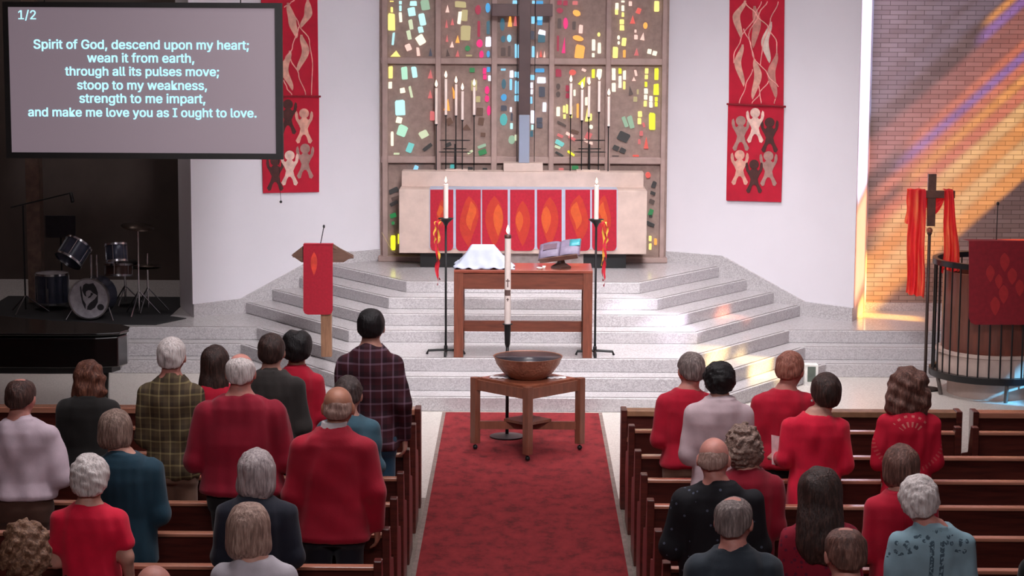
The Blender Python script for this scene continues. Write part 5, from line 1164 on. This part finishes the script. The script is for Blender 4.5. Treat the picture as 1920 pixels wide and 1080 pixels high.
AU = hairm('hair_auburn', (104, 60, 46), (160, 104, 80)); SL = hairm('hair_silver', (184, 168, 168), (224, 212, 210)); BL = hairm('hair_ash_blonde', (176, 142, 128), (216, 186, 170)); GB = hairm('hair_grey_blonde', (138, 112, 100), (190, 162, 148))
CL = hairm('hair_light_brown_curls', (134, 94, 72), (190, 148, 118), True); CG = hairm('hair_grey_brown_curls', (138, 110, 98), (188, 158, 144), True); BR = hairm('hair_brown', (112, 76, 66), (160, 116, 102)); RB = hairm('hair_reddish', (172, 106, 88), (202, 140, 120))
SB = hairm('hair_stubble', (168, 132, 120), (196, 164, 152)); M_PEARL = plain('pearl', (240, 236, 236), 0.2)
people = {}
def P_(key, *a, **kw): people[key] = person(*a, seed=sum(map(ord, key)), **kw)
FR = ('front', 'front')
P_('L1', 'man with brown hair in a pale pink dress shirt beside the edge of the piano', 36, 710, 14.04, .315, 'tucked', cloth('pale_pink_shirt', (226, 204, 216)), 'trousers', BRN, 'thin', hairm('hair_mid_brown', (74, 48, 42), (110, 76, 66)), 'pink', collar=True, hyaw=-.1)
P_('L2', 'woman with wavy auburn bob in a black jacket standing in front of the piano', 165, 677, 15.68, .255, 'jacket', cloth('black_jacket', (30, 27, 26)), 'trousers', BLKT, 'wavy', AU, hs=1.0, hw=1.1)
P_('L3', 'man with cropped white hair in an olive plaid shirt and khaki trousers', 320, 632, 14.9, .265, 'shirt', plaid('olive_plaid', (96, 80, 56), (70, 56, 42), (158, 142, 98), 14, 12), 'trousers', KHAKI, 'short', W_, 'pink', nod=.02)
P_('L4', 'woman with long dark brown hair in red between two taller men', 402, 647, 15.72, .23, 'blouse', RED2, 'trousers', BLKT, 'long', DK, hs=1.05, nod=.05)
P_('L5', 'large man with balding white hair in a dark red polo shirt', 450, 663, 14.02, .36, 'sweater', cloth('dark_red_polo', (156, 9, 44)), 'trousers', BLKT, 'fringe', W_, 'pink', belly=1.25, nod=.1)
P_('L6', 'man with dark brown hair in a charcoal jacket beside the red lectern cloth', 508, 625, 15.7, .28, 'jacket', cloth('charcoal_jacket', (54, 48, 46)), 'trousers', BLKT, 'short', DK, nod=.05)
P_('L7', 'person with thick black hair in a red top near the lectern post', 556, 618, 16.45, .235, 'shirt', RED2, 'trousers', BLKT, 'thick', BK, 'tan', nod=.03, hs=1.12, extra=[('earring', (-.088, 0, -.05), .011, M_PEARL)])
P_('L8', 'tall man with black hair in a maroon plaid shirt and blue jeans', 695, 578, 15.66, .285, 'shirt', plaid('maroon_plaid', (76, 24, 36), (46, 20, 32), (136, 104, 122), 12, 10), 'jeans', JEANS, 'short', BK, pose=('front', 'down'), nod=.05)
P_('L9', 'person in a teal denim shirt mostly hidden behind the bald man in red', 652, 705, 14.92, .25, 'shirt', cloth('teal_denim', (62, 98, 114)), 'trousers', JEANS, 'short', hairm('hair_dark_grey', (72, 58, 56), (104, 88, 84)))
P_('L10', 'bald man in a red sweater with white shirt collar and dark trousers', 633, 725, 13.3, .31, 'vest', RED1, 'trousers', NAVYT, 'bald', SB, 'tan', pose=('front', 'down'), lean=-.03, belly=1.1, hs=1.12, nod=.12)
P_('L11', 'woman with layered grey-blonde hair in a dark teal jacket', 215, 768, 13.25, .275, 'jacket', cloth('dark_teal', (22, 62, 80)), 'trousers', BLKT, 'layer', GB, lean=.05, hs=1.08)
P_('L12', 'white-haired person in a bright red short-sleeved tee shirt', 166, 852, 12.42, .265, 'tee', RED3, 'trousers', BLKT, 'fluffy', W_, 'fair', pose=('front', 'down'), hs=1.1, nod=.1)
P_('L13', 'woman with light brown curls at the bottom corner below the pink shirt', 46, 977, 10.75, .25, 'blouse', cloth('dark_plum', (60, 40, 50)), 'trousers', BLKT, 'curly', CL, hs=1.15)
P_('L14', 'woman with silver bob in a dark navy jacket', 480, 842, 12.45, .265, 'jacket', cloth('dark_navy', (26, 30, 46)), 'trousers', BLKT, 'bob', SL, hs=1.12, nod=.1)
P_('L15', 'woman with ash-blonde bob in a white knit top at the bottom of the picture', 465, 942, 10.82, .25, 'sweater', cloth('white_knit', (206, 198, 206)), 'trousers', NAVYT, 'bob', BL, hs=1.12, lean=.03, nod=.1)
P_('L16', 'bald pink-headed person, only the crown showing at the bottom edge', 286, 1062, 9.98, .27, 'sweater', cloth('grey_knit', (96, 92, 96)), 'trousers', BLKT, 'bald', SB, 'pink')
P_('R17', 'man with tousled grey hair in a red sweater and khaki trousers by the aisle', 1297, 660, 15.72, .255, 'sweater', RED2, 'trousers', KHAKI, 'short', GR, 'pink', hyaw=.25, lean=-.03, nod=.1)
P_('R18', 'woman with rounded black hair in a pale pink cardigan', 1350, 678, 14.92, .26, 'jacket', cloth('blush_cardigan', (222, 196, 202)), 'trousers', cloth('taupe_trousers', (140, 108, 100)), 'fluffy', BK, 'fair', hw=1.1, hs=.98, nod=.02)
P_('R19', 'balding man with thin reddish hair in a red sweater facing the side steps', 1483, 658, 15.7, .27, 'sweater', RED2, 'trousers', BLKT, 'short', RB, 'pink', hyaw=-.35, lean=-.04, hs=1.12)
P_('R20', 'woman with short dark brown hair in a gathered red dress', 1550, 700, 14.9, .27, 'dress', RED3, 'skirt', RED3, 'pixie', DK, 'fair', pose=('reach', 'front'), reach=(-.25, .13, 1.02), lean=-.07, nod=.05, hyaw=.1, extra=[('earring', (-.084, 0, -.045), .009, M_PEARL)])
P_('R21', 'woman with wavy shoulder-length brown hair in a red dress with lace back', 1705, 687, 14.9, .255, 'dress', yoke_lace('red_lace', (214, 16, 54), (236, 150, 140)), 'skirt', RED3, 'wavy', BR, hs=1.16, nod=.05, hw=1.2)
P_('R22', 'bald man in a black shirt scattered with small pale marks', 1340, 822, 12.46, .315, 'shirt', patterned('black_print', (20, 19, 26), (84, 90, 108), 16, .13), 'trousers', BLKT, 'bald', SB, 'pink', hyaw=-.2, lean=.02, nod=.25)
P_('R23', 'woman with short grey-brown curls in a red cardigan beside the bald man', 1395, 797, 13.2, .235, 'jacket', RED4, 'trousers', BLKT, 'curly', CG, hyaw=.1, hs=1.08, lean=.03)
P_('R24', 'grey-haired man in a dark slate jacket nearest the aisle at the bottom', 1378, 932, 10.8, .28, 'jacket', cloth('slate_jacket', (48, 58, 68)), 'trousers', BLKT, 'thin', GR, 'pink', hyaw=-.3, nod=.15)
P_('R25', 'woman with long dark hair in a magenta patterned blouse', 1540, 877, 11.62, .245, 'blouse', patterned('magenta_print', (150, 18, 46), (110, 20, 50), 30, .3), 'trousers', BLKT, 'long', DK, hyaw=-.1, hs=1.08, hw=1.12)
P_('R26', 'person with short brown hair in a plain red top behind the lace-back dress', 1691, 833, 12.45, .24, 'blouse', RED2, 'trousers', BLKT, 'layer', BR, hs=1.08, nod=.1)
P_('R27', 'white-haired person in a pale blue denim shirt with dark embroidery', 1727, 893, 11.65, .27, 'shirt', embroidered('pale_denim', (162, 198, 212), (40, 66, 84)), 'trousers', JEANS, 'fluffy', W_, 'pink', lean=.075, hyaw=-.1, hs=1.05, roll=-.12)
P_('R28', 'balding man with brown hair, only his head above the bottom edge', 1588, 990, 9.95, .27, 'shirt', cloth('maroon_shirt', (96, 20, 32)), 'trousers', BLKT, 'thin', BR, 'pink', hyaw=.1, hs=1.08)
P_('R29', 'person in black cut off by the edge of the picture beside the empty pews', 2000, 930, 10.8, .25, 'jacket', cloth('black_coat', (16, 15, 18)), 'trousers', BLKT, 'short', DK)
# white collar of the bald man in the red sweater
t, hc, S_ = people['L10']
f = Field((-.12, -.14, 1.42*S_), (.12, .12, 1.56*S_), .006); f.cap((0, -.026, 1.44*S_), (.01, -.014, 1.52*S_), .086, .080, .01)
Z = f.ax[2][None, None, :]; Yv = f.ax[1][None, :, None]; f.F = np.maximum(f.F, (Z-1.522*S_+np.maximum(Yv, 0)*.4).astype(np.float32)+0*f.F); f.F = np.maximum(f.F, (1.44*S_-Z).astype(np.float32)+0*f.F)
mesh_obj('collar', *f.nets(), cloth('white_cotton', (226, 220, 222)), t)
# the song sheet the woman in the red dress holds
q = gy(1463, 846, 15.04)
sh = MB().box(-.075, .075, -.0015, .0015, -.11, .11).build('song_sheet', plain('sheet_paper', (216, 190, 192), 0.7)); sh.location = q; sh.rotation_euler = (math.radians(-25), math.radians(14), math.radians(25))
tag(sh, 'folded white song sheet held by the woman in the gathered red dress', 'paper')
